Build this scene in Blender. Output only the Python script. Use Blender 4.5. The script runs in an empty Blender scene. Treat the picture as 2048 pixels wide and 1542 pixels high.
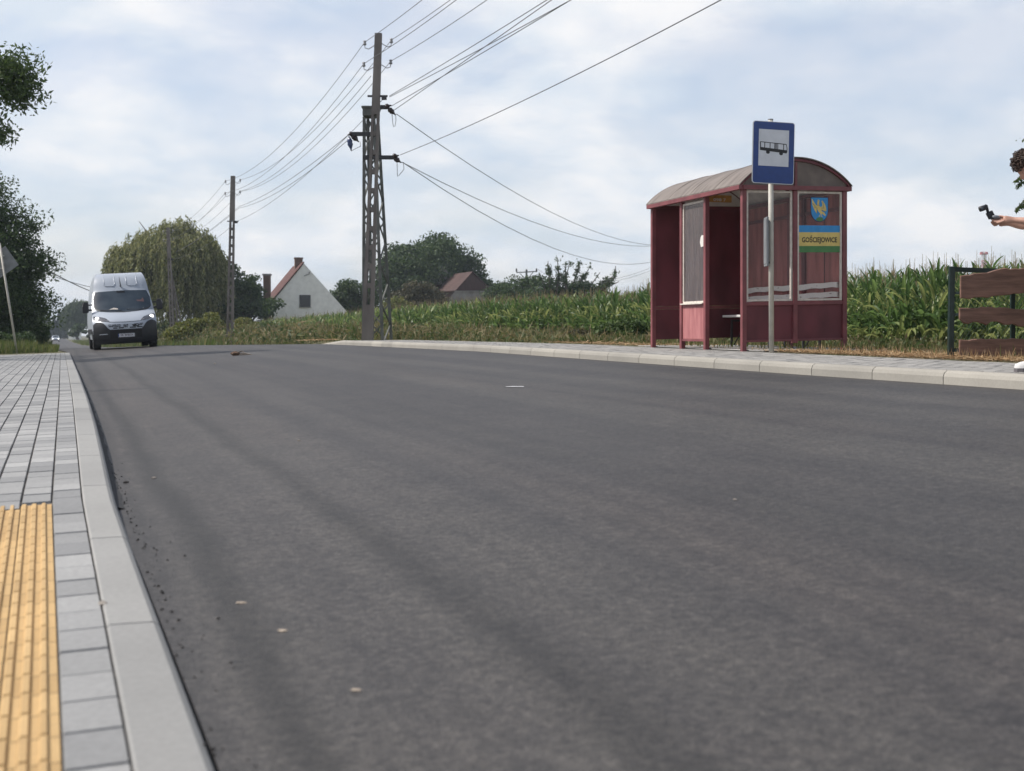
import bpy, bmesh, math, random
import numpy as np
from math import sin, cos, tan, pi, radians
from mathutils import Vector, Matrix
R = radians
SC = bpy.context.scene
COL = SC.collection
rng = np.random.default_rng(7)
random.seed(7)

# ------------------------------------------------------------------ camera
F = 2600.0; PHI = R(19.13); CZ = 1.0; HOR = 670.0
CP, SP = cos(PHI), sin(PHI)
cd = bpy.data.cameras.new('camera'); cam = bpy.data.objects.new('camera', cd); COL.objects.link(cam)
cam.location = (0, 0, CZ); cam.rotation_euler = (R(90), 0, -PHI)
cd.sensor_width = 36; cd.lens = F / 2048 * 36; cd.shift_y = -(771 - HOR) / 2048
cd.clip_start = 0.05; cd.clip_end = 6000
cd.dof.use_dof = True; cd.dof.focus_distance = 15.0; cd.dof.aperture_fstop = 4.0
SC.camera = cam
# ------------------------------------------------------------------ sky and sun
SUN_EL = 50.0
sdir = Vector((-0.93, 0.36, 0)).normalized()            # horizontal direction towards the sun
w = bpy.data.worlds.new('World'); SC.world = w; w.use_nodes = True
nt = w.node_tree; nt.nodes.clear()
def N(t, typ, **kw):
    n = t.nodes.new(typ)
    for k, v in kw.items(): setattr(n, k, v)
    return n
L = nt.links.new
out = N(nt, 'ShaderNodeOutputWorld'); bg = N(nt, 'ShaderNodeBackground')
sky = N(nt, 'ShaderNodeTexSky'); sky.sky_type = 'NISHITA'; sky.sun_disc = False
sky.sun_elevation = R(SUN_EL); sky.sun_rotation = math.atan2(sdir.x, sdir.y)
sky.air_density = 1.0; sky.dust_density = 1.6; sky.ozone_density = 1.2
tc = N(nt, 'ShaderNodeTexCoord'); sep = N(nt, 'ShaderNodeSeparateXYZ'); L(tc.outputs['Generated'], sep.inputs[0])
zz = N(nt, 'ShaderNodeMath', operation='MAXIMUM'); L(sep.outputs[2], zz.inputs[0]); zz.inputs[1].default_value = 0.0
za = N(nt, 'ShaderNodeMath', operation='ADD'); L(zz.outputs[0], za.inputs[0]); za.inputs[1].default_value = 0.30
dx = N(nt, 'ShaderNodeMath', operation='DIVIDE'); L(sep.outputs[0], dx.inputs[0]); L(za.outputs[0], dx.inputs[1])
dy = N(nt, 'ShaderNodeMath', operation='DIVIDE'); L(sep.outputs[1], dy.inputs[0]); L(za.outputs[0], dy.inputs[1])
cmb = N(nt, 'ShaderNodeCombineXYZ'); L(dx.outputs[0], cmb.inputs[0]); L(dy.outputs[0], cmb.inputs[1])
n1 = N(nt, 'ShaderNodeTexNoise'); n1.inputs['Scale'].default_value = 2.1; n1.inputs['Detail'].default_value = 8; n1.inputs['Roughness'].default_value = 0.52
n1.inputs['Distortion'].default_value = 0.35
L(cmb.outputs[0], n1.inputs['Vector'])
rp = N(nt, 'ShaderNodeValToRGB'); rp.color_ramp.elements[0].position = 0.40; rp.color_ramp.elements[1].position = 0.58
rp.color_ramp.elements[0].color = (0.55, 0.55, 0.55, 1); rp.color_ramp.elements[1].color = (0.97, 0.97, 0.97, 1)
rp.color_ramp.interpolation = 'EASE'
L(n1.outputs['Fac'], rp.inputs['Fac'])
n2 = N(nt, 'ShaderNodeTexNoise'); n2.inputs['Scale'].default_value = 4.6; n2.inputs['Detail'].default_value = 9
L(cmb.outputs[0], n2.inputs['Vector'])
rc = N(nt, 'ShaderNodeValToRGB'); rc.color_ramp.elements[0].position = 0.38; rc.color_ramp.elements[1].position = 0.62
rc.color_ramp.elements[0].color = (0.75, 0.825, 0.915, 1); rc.color_ramp.elements[1].color = (1.0, .995, 1.0, 1)
L(n2.outputs['Fac'], rc.inputs['Fac'])
SKYK = 0.15
sm = N(nt, 'ShaderNodeVectorMath', operation='SCALE'); tn = N(nt, 'ShaderNodeVectorMath', operation='MULTIPLY'); L(sky.outputs[0], tn.inputs[0]); tn.inputs[1].default_value = (1.04, .99, 1.03); L(tn.outputs[0], sm.inputs[0]); zs2 = N(nt, 'ShaderNodeMapRange'); L(sep.outputs[2], zs2.inputs[0]); zs2.inputs['From Min'].default_value = .3; zs2.inputs['From Max'].default_value = .7; zs2.inputs['To Min'].default_value = SKYK / .1; zs2.inputs['To Max'].default_value = .8; L(zs2.outputs[0], sm.inputs['Scale'])
cs = N(nt, 'ShaderNodeVectorMath', operation='SCALE'); L(rc.outputs[0], cs.inputs[0]); cs.inputs['Scale'].default_value = 10.0
zm = N(nt, 'ShaderNodeMapRange', interpolation_type='SMOOTHSTEP'); L(sep.outputs[2], zm.inputs[0]); zm.inputs['From Min'].default_value = .30; zm.inputs['From Max'].default_value = .75; zm.inputs['To Min'].default_value = 1.0; zm.inputs['To Max'].default_value = .15
fm = N(nt, 'ShaderNodeMath', operation='MULTIPLY'); L(rp.outputs[0], fm.inputs[0]); L(zm.outputs[0], fm.inputs[1])
mx = N(nt, 'ShaderNodeMix', data_type='RGBA'); L(fm.outputs[0], mx.inputs['Factor']); L(sm.outputs[0], mx.inputs['A']); L(cs.outputs[0], mx.inputs['B'])
L(mx.outputs['Result'], bg.inputs['Color']); bg.inputs['Strength'].default_value = 0.1
L(bg.outputs[0], out.inputs[0])
sd = bpy.data.lights.new('sun', 'SUN'); so = bpy.data.objects.new('sun', sd); COL.objects.link(so)
sd.energy = 5.0; sd.angle = R(0.9); sd.color = (1.0, 0.95, 0.88)
tosun = Vector((sdir.x * cos(R(SUN_EL)), sdir.y * cos(R(SUN_EL)), sin(R(SUN_EL))))
so.rotation_euler = tosun.to_track_quat('Z', 'Y').to_euler(); so.location = (0, 0, 60)
SC.view_settings.view_transform = 'Standard'; SC.view_settings.look = 'None'
SC.view_settings.exposure = 0.0; SC.view_settings.gamma = 1.0

# ------------------------------------------------------------------ coordinates
def W(px, py, Z):
    X = (px - 1024) / F * Z; h = (HOR - py) / F * Z
    return Vector((X * CP + Z * SP, Z * CP - X * SP, CZ + h))
RIGHT = Vector((CP, -SP, 0)); FWD = Vector((SP, CP, 0)); UP = Vector((0, 0, 1))
def tab(*p):
    xs = [a for a, b in p]; ys = [b for a, b in p]
    return lambda s: np.interp(s, xs, ys)
far = [(205, 1.5), (312, 1.62), (520, 1.15), (800, 1.3), (3000, 1.3)]
HL = tab((-8, .87), (2.5, .815), (4.8, .765), (6.2, .76), (8.3, .765), (12, .72), (20, .67), (42, .58), (46, .55), (60, .62), (100, 1.0), (150, 1.3), *far)
HM = tab((-8, .66), (0, .62), (8, .57), (12, .53), (16.6, .49), (21.6, .45), (25.6, .42), (35.6, .38), (46, .36), (60, .52), (100, .96), (150, 1.28), *far)
HR = tab((-8, .46), (0, .43), (8, .416), (11, .393), (16.6, .338), (21.6, .288), (25.6, .275), (35.6, .25), (46, .34), (60, .55), (100, 1.0), (150, 1.3), *far)
HK = tab((-8, .865), (2.5, .81), (4.8, .75), (6.2, .70), (8.3, .665), (12, .62), (20, .575), (42, .545), (46, .54), (60, .64), (100, 1.0), (150, 1.3), *far)
CV = tab((-8, .04), (0, .035), (2.5, .021), (6, -.02), (9, -.012), (14, 0), (50, 0))
KW = tab((-8, .158), (2.5, .154), (6, .135), (10, .15), (50, .15))
TL = tab((-8, .303), (0, .298), (2.5, .281), (6, .221), (9, .244), (14, .256), (42, .256), (60, -.3), (205, -1.4), (312, -2.2), (520, -3.6), (800, -8), (3000, -60))
TR = tab((0, 6.9), (36, 6.9), (60, 6.0), (100, 4.6), (205, 2.8), (312, 2.3), (520, 1.4), (800, -2), (3000, -54))
HF = tab((-20, .34), (8, .30), (60, .30), (100, .5), (150, .8), (300, 1.3), (3000, 1.35))
def H(s, t):
    tl, tr = TL(s), TR(s)
    xs = [-400, -12, tl - .2, tl, (tl + tr) / 2, tr, tr + .15, tr + 2.0, 16.5, 60]
    e = .0 if s > 46 else 1.0
    ys = [HF(s) + .2, HL(s) + .25, HK(s), HL(s), HM(s), HR(s), HR(s) - .105 * e, HR(s) - .115 * e - .01, HF(s), HF(s)]
    return float(np.interp(t, xs, ys))
def gz(x, y): return CZ - H(y, x)
def gp(px, py):
    lo, hi = 1.0, 600.0
    for _ in range(50):
        m = (lo + hi) / 2; p = W(px, py, m)
        if p.z > gz(p.x, p.y): lo = m
        else: hi = m
        if hi - lo < 1e-4: break
    p = W(px, py, lo); p.z = gz(p.x, p.y); return p, lo

# ------------------------------------------------------------------ mesh helpers
class MB:
    def __init__(s): s.v = []; s.f = []; s.u = []
    def add(s, vs, fs):
        b = len(s.v); s.v += [tuple(v) for v in vs]; s.f += [tuple(b + i for i in f) for f in fs]
    def box(s, c, size, M=None):
        a, b, d = size[0] / 2, size[1] / 2, size[2] / 2
        vs = [Vector((x, y, z)) for x in (-a, a) for y in (-b, b) for z in (-d, d)]
        if M is not None: vs = [M @ v for v in vs]
        c = Vector(c); s.add([c + v for v in vs], [(0, 1, 3, 2), (4, 6, 7, 5), (0, 4, 5, 1), (2, 3, 7, 6), (0, 2, 6, 4), (1, 5, 7, 3)])
    def bar(s, a, b, wx, wy, side=None, w2=None):
        a, b = Vector(a), Vector(b); d = (b - a).normalized()
        x = Vector(side) if side is not None else Vector((1, 0, 0))
        x = (x - d * x.dot(d))
        if x.length < 1e-4: x = Vector((0, 1, 0)) - d * d.y
        x.normalize(); y = d.cross(x)
        k = w2 if w2 else 1.0
        vs = [a + x * sx * wx / 2 + y * sy * wy / 2 for sx, sy in ((-1, -1), (1, -1), (1, 1), (-1, 1))] + \
             [b + x * sx * wx * k / 2 + y * sy * wy * k / 2 for sx, sy in ((-1, -1), (1, -1), (1, 1), (-1, 1))]
        s.add(vs, [(3, 2, 1, 0), (4, 5, 6, 7), (0, 1, 5, 4), (1, 2, 6, 5), (2, 3, 7, 6), (3, 0, 4, 7)])
    def tube(s, pts, rad, n=8, cap=True):
        pts = [Vector(p) for p in pts]
        if not hasattr(rad, '__len__'): rad = [rad] * len(pts)
        rings = []; prev = None; b0 = len(s.v)
        for i, p in enumerate(pts):
            d = (pts[min(i + 1, len(pts) - 1)] - pts[max(i - 1, 0)]).normalized()
            if prev is None:
                a = Vector((0, 0, 1)) if abs(d.z) < .9 else Vector((1, 0, 0))
                x = d.cross(a).normalized()
            else:
                x = prev - d * prev.dot(d)
                x.normalize()
            prev = x; y = d.cross(x)
            for k in range(n):
                t = 2 * pi * k / n; s.v.append(tuple(p + (x * cos(t) + y * sin(t)) * rad[i]))
        for i in range(len(pts) - 1):
            for k in range(n):
                a = b0 + i * n + k; b = b0 + i * n + (k + 1) % n
                s.f.append((a, b, b + n, a + n))
        if cap:
            s.f.append(tuple(b0 + k for k in range(n))[::-1]); e = b0 + (len(pts) - 1) * n
            s.f.append(tuple(e + k for k in range(n)))
    def grid(s, P):      # P[i][j] points
        b = len(s.v); ni, nj = len(P), len(P[0])
        for r in P:
            for p in r: s.v.append(tuple(p))
        for i in range(ni - 1):
            for j in range(nj - 1):
                a = b + i * nj + j; s.f.append((a, a + 1, a + nj + 1, a + nj))
    def prism(s, poly, off):      # poly: 3d points, off: vector
        n = len(poly); off = Vector(off); poly = [Vector(p) for p in poly]
        s.add(poly + [p + off for p in poly], [tuple(range(n))[::-1], tuple(range(n, 2 * n))] + [(i, (i + 1) % n, n + (i + 1) % n, n + i) for i in range(n)])
    def sphere(s, c, r, nu=12, nv=8, M=None):
        c = Vector(c); rr = r if hasattr(r, '__len__') else (r, r, r); P = []
        for i in range(nv + 1):
            th = pi * i / nv
            row = [Vector((rr[0] * sin(th) * cos(2 * pi * j / nu), rr[1] * sin(th) * sin(2 * pi * j / nu), rr[2] * cos(th))) for j in range(nu + 1)]
            if M is not None: row = [M @ v for v in row]
            P.append([c + v for v in row])
        s.grid(P)
    def lathe(s, prof, c, axis=UP, n=20):
        axis = Vector(axis).normalized(); a = Vector((0, 0, 1)) if abs(axis.z) < .9 else Vector((1, 0, 0))
        x = axis.cross(a).normalized(); y = axis.cross(x); c = Vector(c)
        s.grid([[c + axis * h + (x * cos(2 * pi * k / n) + y * sin(2 * pi * k / n)) * r for k in range(n + 1)] for r, h in prof])
def obj(name, mb, mat, parent=None, smooth=False, bevel=0, M=None, weld=False):
    me = bpy.data.meshes.new(name)
    me.from_pydata(mb.v, [], mb.f)
    if M is not None: me.transform(M)
    if weld or bevel:
        bm = bmesh.new(); bm.from_mesh(me); bmesh.ops.remove_doubles(bm, verts=bm.verts, dist=1e-5)
        bmesh.ops.recalc_face_normals(bm, faces=bm.faces); bm.to_mesh(me); bm.free()
    me.validate(); me.update()
    for m in (mat if isinstance(mat, (list, tuple)) else [mat]): me.materials.append(m)
    if smooth: me.shade_smooth()
    o = bpy.data.objects.new(name, me); COL.objects.link(o)
    if parent is not None: o.parent = parent
    if bevel:
        b = o.modifiers.new('bevel', 'BEVEL'); b.width = bevel; b.segments = 2; b.limit_method = 'ANGLE'; b.angle_limit = R(40)
    return o
def npmesh(name, V, Fc, mat, parent=None, k=4):
    V = np.asarray(V, np.float32).reshape(-1, 3); Fc = np.asarray(Fc, np.int32).reshape(-1, k)
    me = bpy.data.meshes.new(name); me.vertices.add(len(V)); me.vertices.foreach_set('co', V.ravel())
    me.loops.add(Fc.size); me.loops.foreach_set('vertex_index', Fc.ravel())
    me.polygons.add(len(Fc)); me.polygons.foreach_set('loop_start', np.arange(0, Fc.size, k, dtype=np.int32))
    me.update(calc_edges=True); me.validate(); me.shade_flat()
    me.materials.append(mat)
    o = bpy.data.objects.new(name, me); COL.objects.link(o)
    if parent is not None: o.parent = parent
    return o
def tag(o, label=None, cat=None, group=None, kind=None):
    if label: o['label'] = label
    if cat: o['category'] = cat
    if group: o['group'] = group
    if kind: o['kind'] = kind
    return o
def thing(name, label, cat, loc=(0, 0, 0), rz=0, group=None):
    o = bpy.data.objects.new(name, None); COL.objects.link(o); o.location = loc; o.rotation_euler = (0, 0, rz)
    o.empty_display_size = .2
    return tag(o, label, cat, group)
def copy_tree(o, parent=None):
    c = o.copy(); COL.objects.link(c); c.parent = parent
    for ch in list(o.children): copy_tree(ch, c)
    return c
def text_mb(txt, size, M, extrude=.002, bold=0.0, sx=1.0, align='CENTER'):
    cu = bpy.data.curves.new('t', 'FONT'); cu.body = txt; cu.size = size; cu.extrude = extrude; cu.offset = bold
    cu.align_x = align; cu.align_y = 'CENTER'; cu.resolution_u = 3
    o = bpy.data.objects.new('t', cu); COL.objects.link(o)
    dg = bpy.context.evaluated_depsgraph_get(); dg.update()
    me = o.evaluated_get(dg).to_mesh()
    mb = MB(); mb.add([M @ Vector((v.co.x * sx, v.co.y, v.co.z)) for v in me.vertices], [tuple(p.vertices) for p in me.polygons])
    o.evaluated_get(dg).to_mesh_clear(); bpy.data.objects.remove(o); bpy.data.curves.remove(cu)
    return mb

# ------------------------------------------------------------------ materials
def mat(name, col, rough=.7, var=.0, scale=6.0, bump=0.0, bscale=60.0, metal=0.0, col2=None, spec=.5, stretch=(1, 1, 1), ramp=(.35, .65), detail=5):
    m = bpy.data.materials.new(name); m.use_nodes = True; t = m.node_tree; b = t.nodes['Principled BSDF']
    b.inputs['Roughness'].default_value = rough; b.inputs['Metallic'].default_value = metal; b.inputs['Specular IOR Level'].default_value = spec
    b.inputs['Base Color'].default_value = (*col, 1)
    tcn = N(t, 'ShaderNodeTexCoord'); mp = N(t, 'ShaderNodeMapping'); mp.inputs['Scale'].default_value = stretch
    t.links.new(tcn.outputs['Object'], mp.inputs[0])
    if var or col2:
        c2 = col2 if col2 else tuple(max(0, c * (1 - var)) for c in col)
        c1 = col if col2 else tuple(min(1, c * (1 + var)) for c in col)
        n = N(t, 'ShaderNodeTexNoise'); n.inputs['Scale'].default_value = scale; n.inputs['Detail'].default_value = detail
        t.links.new(mp.outputs[0], n.inputs['Vector'])
        r = N(t, 'ShaderNodeValToRGB'); r.color_ramp.elements[0].position, r.color_ramp.elements[1].position = ramp
        r.color_ramp.elements[0].color = (*c2, 1); r.color_ramp.elements[1].color = (*c1, 1)
        t.links.new(n.outputs['Fac'], r.inputs[0]); t.links.new(r.outputs[0], b.inputs['Base Color'])
    if bump:
        n = N(t, 'ShaderNodeTexNoise'); n.inputs['Scale'].default_value = bscale; n.inputs['Detail'].default_value = 4
        t.links.new(mp.outputs[0], n.inputs['Vector'])
        bp = N(t, 'ShaderNodeBump'); bp.inputs['Strength'].default_value = bump; bp.inputs['Distance'].default_value = .01
        t.links.new(n.outputs['Fac'], bp.inputs['Height']); t.links.new(bp.outputs[0], b.inputs['Normal'])
    return m
def foliage(name, cols, trans=.35, rough=.6):
    m = bpy.data.materials.new(name); m.use_nodes = True; t = m.node_tree; b = t.nodes['Principled BSDF']
    b.inputs['Roughness'].default_value = rough; b.inputs['Specular IOR Level'].default_value = .35
    g = N(t, 'ShaderNodeNewGeometry'); r = N(t, 'ShaderNodeValToRGB')
    e = r.color_ramp.elements
    while len(e) < len(cols): e.new(.5)
    for i, c in enumerate(cols): e[i].position = i / (len(cols) - 1); e[i].color = (*c, 1)
    t.links.new(g.outputs['Random Per Island'], r.inputs[0])
    t.links.new(r.outputs[0], b.inputs['Base Color'])
    tr = N(t, 'ShaderNodeBsdfTranslucent'); mxs = N(t, 'ShaderNodeMixShader'); mxs.inputs[0].default_value = trans
    hs = N(t, 'ShaderNodeHueSaturation'); hs.inputs['Value'].default_value = 1.5; hs.inputs['Hue'].default_value = .49
    t.links.new(r.outputs[0], hs.inputs['Color']); t.links.new(hs.outputs[0], tr.inputs[0])
    t.links.new(b.outputs[0], mxs.inputs[1]); t.links.new(tr.outputs[0], mxs.inputs[2])
    t.links.new(mxs.outputs[0], t.nodes['Material Output'].inputs[0])
    return m
def glassy(name, tint, refl=.12, dust=.1, dustcol=(.4, .36, .34), dscale=8, stretch=(1, 1, .15)):
    m = bpy.data.materials.new(name); m.use_nodes = True; t = m.node_tree; t.nodes.remove(t.nodes['Principled BSDF'])
    tp = N(t, 'ShaderNodeBsdfTransparent'); tp.inputs[0].default_value = (*tint, 1)
    gl = N(t, 'ShaderNodeBsdfGlossy'); gl.inputs['Roughness'].default_value = .06; gl.inputs[0].default_value = (1, 1, 1, 1)
    df = N(t, 'ShaderNodeBsdfDiffuse'); df.inputs[0].default_value = (*dustcol, 1)
    a = N(t, 'ShaderNodeMixShader'); b = N(t, 'ShaderNodeMixShader')
    fr = N(t, 'ShaderNodeFresnel'); fr.inputs[0].default_value = 1.45
    am = N(t, 'ShaderNodeMath', operation='MULTIPLY'); t.links.new(fr.outputs[0], am.inputs[0]); am.inputs[1].default_value = refl / .04
    am.use_clamp = True
    t.links.new(am.outputs[0], a.inputs[0]); t.links.new(tp.outputs[0], a.inputs[1]); t.links.new(gl.outputs[0], a.inputs[2])
    tcn = N(t, 'ShaderNodeTexCoord'); mp = N(t, 'ShaderNodeMapping'); mp.inputs['Scale'].default_value = stretch
    n = N(t, 'ShaderNodeTexNoise'); n.inputs['Scale'].default_value = dscale; n.inputs['Detail'].default_value = 6
    t.links.new(tcn.outputs['Object'], mp.inputs[0]); t.links.new(mp.outputs[0], n.inputs['Vector'])
    mr = N(t, 'ShaderNodeMapRange'); mr.inputs['From Min'].default_value = .35; mr.inputs['From Max'].default_value = .7
    mr.inputs['To Min'].default_value = dust * .3; mr.inputs['To Max'].default_value = dust * 1.8
    t.links.new(n.outputs['Fac'], mr.inputs[0]); t.links.new(mr.outputs[0], b.inputs[0])
    t.links.new(a.outputs[0], b.inputs[1]); t.links.new(df.outputs[0], b.inputs[2])
    t.links.new(b.outputs[0], t.nodes['Material Output'].inputs[0])
    return m
def emis(name, col, k):
    m = bpy.data.materials.new(name); m.use_nodes = True; b = m.node_tree.nodes['Principled BSDF']
    b.inputs['Emission Color'].default_value = (*col, 1); b.inputs['Emission Strength'].default_value = k; return m

# asphalt: fine aggregate, long tyre streaks, patches
def asphalt():
    m = bpy.data.materials.new('asphalt'); m.use_nodes = True; t = m.node_tree; b = t.nodes['Principled BSDF']; l = t.links.new
    tcn = N(t, 'ShaderNodeTexCoord')
    def noise(sc, st, det=4, dist=0):
        mp = N(t, 'ShaderNodeMapping'); mp.inputs['Scale'].default_value = st; l(tcn.outputs['Object'], mp.inputs[0])
        n = N(t, 'ShaderNodeTexNoise'); n.inputs['Scale'].default_value = sc; n.inputs['Detail'].default_value = det; n.inputs['Distortion'].default_value = dist
        l(mp.outputs[0], n.inputs['Vector']); return n.outputs['Fac']
    def ramp(f, p0, c0, p1, c1):
        r = N(t, 'ShaderNodeValToRGB'); r.color_ramp.elements[0].position = p0; r.color_ramp.elements[1].position = p1
        r.color_ramp.elements[0].color = (*c0, 1); r.color_ramp.elements[1].color = (*c1, 1); l(f, r.inputs[0]); return r.outputs[0]
    def mul(a, bb, k=1.0):
        x = N(t, 'ShaderNodeMix', data_type='RGBA', blend_type='MULTIPLY'); x.inputs['Factor'].default_value = k
        l(a, x.inputs['A']); l(bb, x.inputs['B']); return x.outputs['Result']
    base = ramp(noise(1.1, (1, .35, 1), 5), .3, (.042, .0415, .042), .72, (.054, .053, .0525))
    streak = mul(ramp(noise(1.5, (1.5, .012, 1), 3, 0), .40, (.80, .79, .81), .58, (1.08, 1.06, 1.04)), ramp(noise(2.3, (4, .02, 1), 3, 0), .35, (.90, .89, .90), .6, (1.05, 1.04, 1.03)))
    fine = mul(ramp(noise(190, (1, 1, 1), 2), .3, (.45, .45, .45), .72, (1.65, 1.62, 1.58)), ramp(noise(75, (1, 1, 1), 2), .35, (.78, .78, .78), .68, (1.28, 1.27, 1.25)))
    mid = mul(ramp(noise(24, (1, .8, 1), 4), .36, (.87, .87, .87), .64, (1.13, 1.13, 1.125)), mul(ramp(noise(34, (1, 1, 1), 4), .36, (.72, .72, .73), .66, (1.25, 1.24, 1.2)), ramp(noise(3.5, (1, .8, 1), 5), .38, (.90, .90, .91), .62, (1.07, 1.06, 1.05))))
    brown = ramp(noise(.55, (1.4, .12, 1), 3), .52, (1, 1, 1), .68, (1.04, .995, .975))
    c = mul(mul(mul(mul(base, streak), fine), mid), brown)
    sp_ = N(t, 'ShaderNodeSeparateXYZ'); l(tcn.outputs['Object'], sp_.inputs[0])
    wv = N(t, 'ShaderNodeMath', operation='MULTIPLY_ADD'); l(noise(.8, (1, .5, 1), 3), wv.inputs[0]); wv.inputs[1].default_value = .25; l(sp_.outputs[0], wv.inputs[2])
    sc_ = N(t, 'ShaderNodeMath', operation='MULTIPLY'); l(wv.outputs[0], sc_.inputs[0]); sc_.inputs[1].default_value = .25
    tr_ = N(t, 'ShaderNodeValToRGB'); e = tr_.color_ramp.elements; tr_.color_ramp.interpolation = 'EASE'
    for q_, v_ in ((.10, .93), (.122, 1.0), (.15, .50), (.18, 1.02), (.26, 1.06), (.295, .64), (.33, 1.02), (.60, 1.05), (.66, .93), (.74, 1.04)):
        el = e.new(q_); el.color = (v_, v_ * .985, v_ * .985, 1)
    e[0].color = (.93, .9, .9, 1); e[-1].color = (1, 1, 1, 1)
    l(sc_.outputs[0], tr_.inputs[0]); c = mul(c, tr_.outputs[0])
    l(c, b.inputs['Base Color']); b.inputs['Roughness'].default_value = .62; b.inputs['Specular IOR Level'].default_value = .5
    bp = N(t, 'ShaderNodeBump'); bp.inputs['Strength'].default_value = .5; bp.inputs['Distance'].default_value = .006
    l(noise(150, (1, 1, 1), 3), bp.inputs['Height']); l(bp.outputs[0], b.inputs['Normal'])
    return m
def blockmat(name, c0, c1, rough=.8, fine=.16):
    m = bpy.data.materials.new(name); m.use_nodes = True; t = m.node_tree; b = t.nodes['Principled BSDF']; l = t.links.new
    g = N(t, 'ShaderNodeNewGeometry'); r = N(t, 'ShaderNodeValToRGB'); r.color_ramp.elements[0].color = (*c0, 1); r.color_ramp.elements[1].color = (*c1, 1)
    l(g.outputs['Random Per Island'], r.inputs[0])
    tcn = N(t, 'ShaderNodeTexCoord'); n = N(t, 'ShaderNodeTexNoise'); n.inputs['Scale'].default_value = 55; n.inputs['Detail'].default_value = 5
    l(tcn.outputs['Object'], n.inputs['Vector'])
    mr = N(t, 'ShaderNodeMapRange'); mr.inputs['To Min'].default_value = 1 - fine * 2; mr.inputs['To Max'].default_value = 1 + fine * 2
    l(n.outputs['Fac'], mr.inputs[0])
    n3 = N(t, 'ShaderNodeTexNoise'); n3.inputs['Scale'].default_value = 1.3; n3.inputs['Detail'].default_value = 5; l(tcn.outputs['Object'], n3.inputs['Vector'])
    mr3 = N(t, 'ShaderNodeMapRange'); mr3.inputs['To Min'].default_value = .78; mr3.inputs['To Max'].default_value = 1.2; l(n3.outputs['Fac'], mr3.inputs[0])
    mu = N(t, 'ShaderNodeMath', operation='MULTIPLY'); l(mr.outputs[0], mu.inputs[0]); l(mr3.outputs[0], mu.inputs[1])
    vs = N(t, 'ShaderNodeVectorMath', operation='SCALE'); l(r.outputs[0], vs.inputs[0]); l(mu.outputs[0], vs.inputs['Scale'])
    l(vs.outputs[0], b.inputs['Base Color']); b.inputs['Roughness'].default_value = rough
    bp = N(t, 'ShaderNodeBump'); bp.inputs['Strength'].default_value = .3; bp.inputs['Distance'].default_value = .003
    n4 = N(t, 'ShaderNodeTexNoise'); n4.inputs['Scale'].default_value = 160; l(tcn.outputs['Object'], n4.inputs['Vector'])
    l(n4.outputs['Fac'], bp.inputs['Height']); l(bp.outputs[0], b.inputs['Normal'])
    return m
M = {}
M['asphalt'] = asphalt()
M['paving'] = blockmat('paving_blocks', (.20, .203, .205), (.33, .33, .325), fine=.12)
M['paving_r'] = blockmat('paving_blocks_pale', (.22, .215, .205), (.32, .31, .295))
M['tactile'] = blockmat('tactile_yellow', (.42, .275, .12), (.52, .35, .16), fine=.08)
M['kerb_r'] = blockmat('kerb_cream', (.26, .247, .22), (.34, .32, .28), fine=.08)
M['kerb'] = blockmat('kerb_concrete', (.235, .235, .23), (.30, .297, .285), fine=.08)
M['joint'] = mat('joint_sand', (.11, .095, .08), .95, .3, 20)
M['bitumen_shadow'] = mat('bitumen_shadow', (.018, .018, .02), .8, .3, 30, .6, 60)
M['soil'] = mat('soil', (.13, .105, .06), .95, col2=(.06, .075, .025), scale=1.5, bump=.6, bscale=12)
M['concrete'] = mat('pole_concrete', (.175, .155, .142), .85, .22, 3, .3, 40, stretch=(1, 1, .4))
M['concrete_dark'] = mat('lattice_concrete', (.12, .125, .115), .8, .3, 3, .3, 40)
M['dark_metal'] = mat('dark_metal', (.035, .035, .038), .5, .2, 12, metal=.3)
M['insul'] = mat('insulator_brown', (.03, .02, .018), .25)
M['insul_w'] = mat('insulator_pale', (.25, .25, .26), .3)
M['wire'] = mat('wire', (.11, .11, .115), .5, metal=.2)
M['galv'] = mat('galvanised_steel', (.42, .42, .40), .45, .15, 8, metal=.35)
M['grey_back'] = mat('sign_back_grey', (.20, .21, .22), .55, .15, 5, metal=.2)

# ------------------------------------------------------------------ ground, road, pavements
ss = list(np.arange(-8, 60, 1.0)) + list(np.arange(60, 220, 6)) + list(np.arange(220, 900, 40)) + [1000, 1500, 2000]
g = MB(); P = []
for s in ss:
    tl, tr = TL(s), TR(s); e = s < 43; f = s < 37
    row = [(-1200, HF(s)), (-400, H(s, -400)), (-40, H(s, -40)), (-12, H(s, -12)), (-6, H(s, -6)), (tl - 3.75, H(s, tl - 3.75) + .02), (tl - 3.6, H(s, tl - 3.6) + .03),
           (tl - .16, HK(s) + (.09 if e else .0)), (tl, HL(s) + (.06 if e else .03)), ((tl + tr) / 2, HM(s) + .06), (tr, HR(s) + .05),
           (tr + .16, HR(s) - (.06 if f else .0)), (tr + 1.9, HR(s) - (.09 if f else .02)), (tr + 2.15, H(s, tr + 2.15)), (12, H(s, 12)), (16.5, HF(s)), (24, HF(s)), (60, HF(s)), (300, HF(s)), (1200, HF(s))]
    P.append([(t, s, CZ - h) for t, h in row])
g.grid(P)
tag(obj('ground', g, M['soil']), kind='structure')
r_ = MB(); P = []
for s in list(np.arange(-8, 60, .5)) + list(np.arange(60, 220, 5)) + list(np.arange(220, 900, 20)):
    tl, tr = TL(s), TR(s); P.append([(tl + (tr - tl) * u - (.002 if u == 0 else 0), s, CZ - float(np.interp(u, [0, .5, 1], [HL(s), HM(s), HR(s)]))) for u in np.linspace(0, 1, 9)])
r_.grid(P)
tag(obj('road', r_, M['asphalt'], smooth=True), kind='structure')
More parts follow.
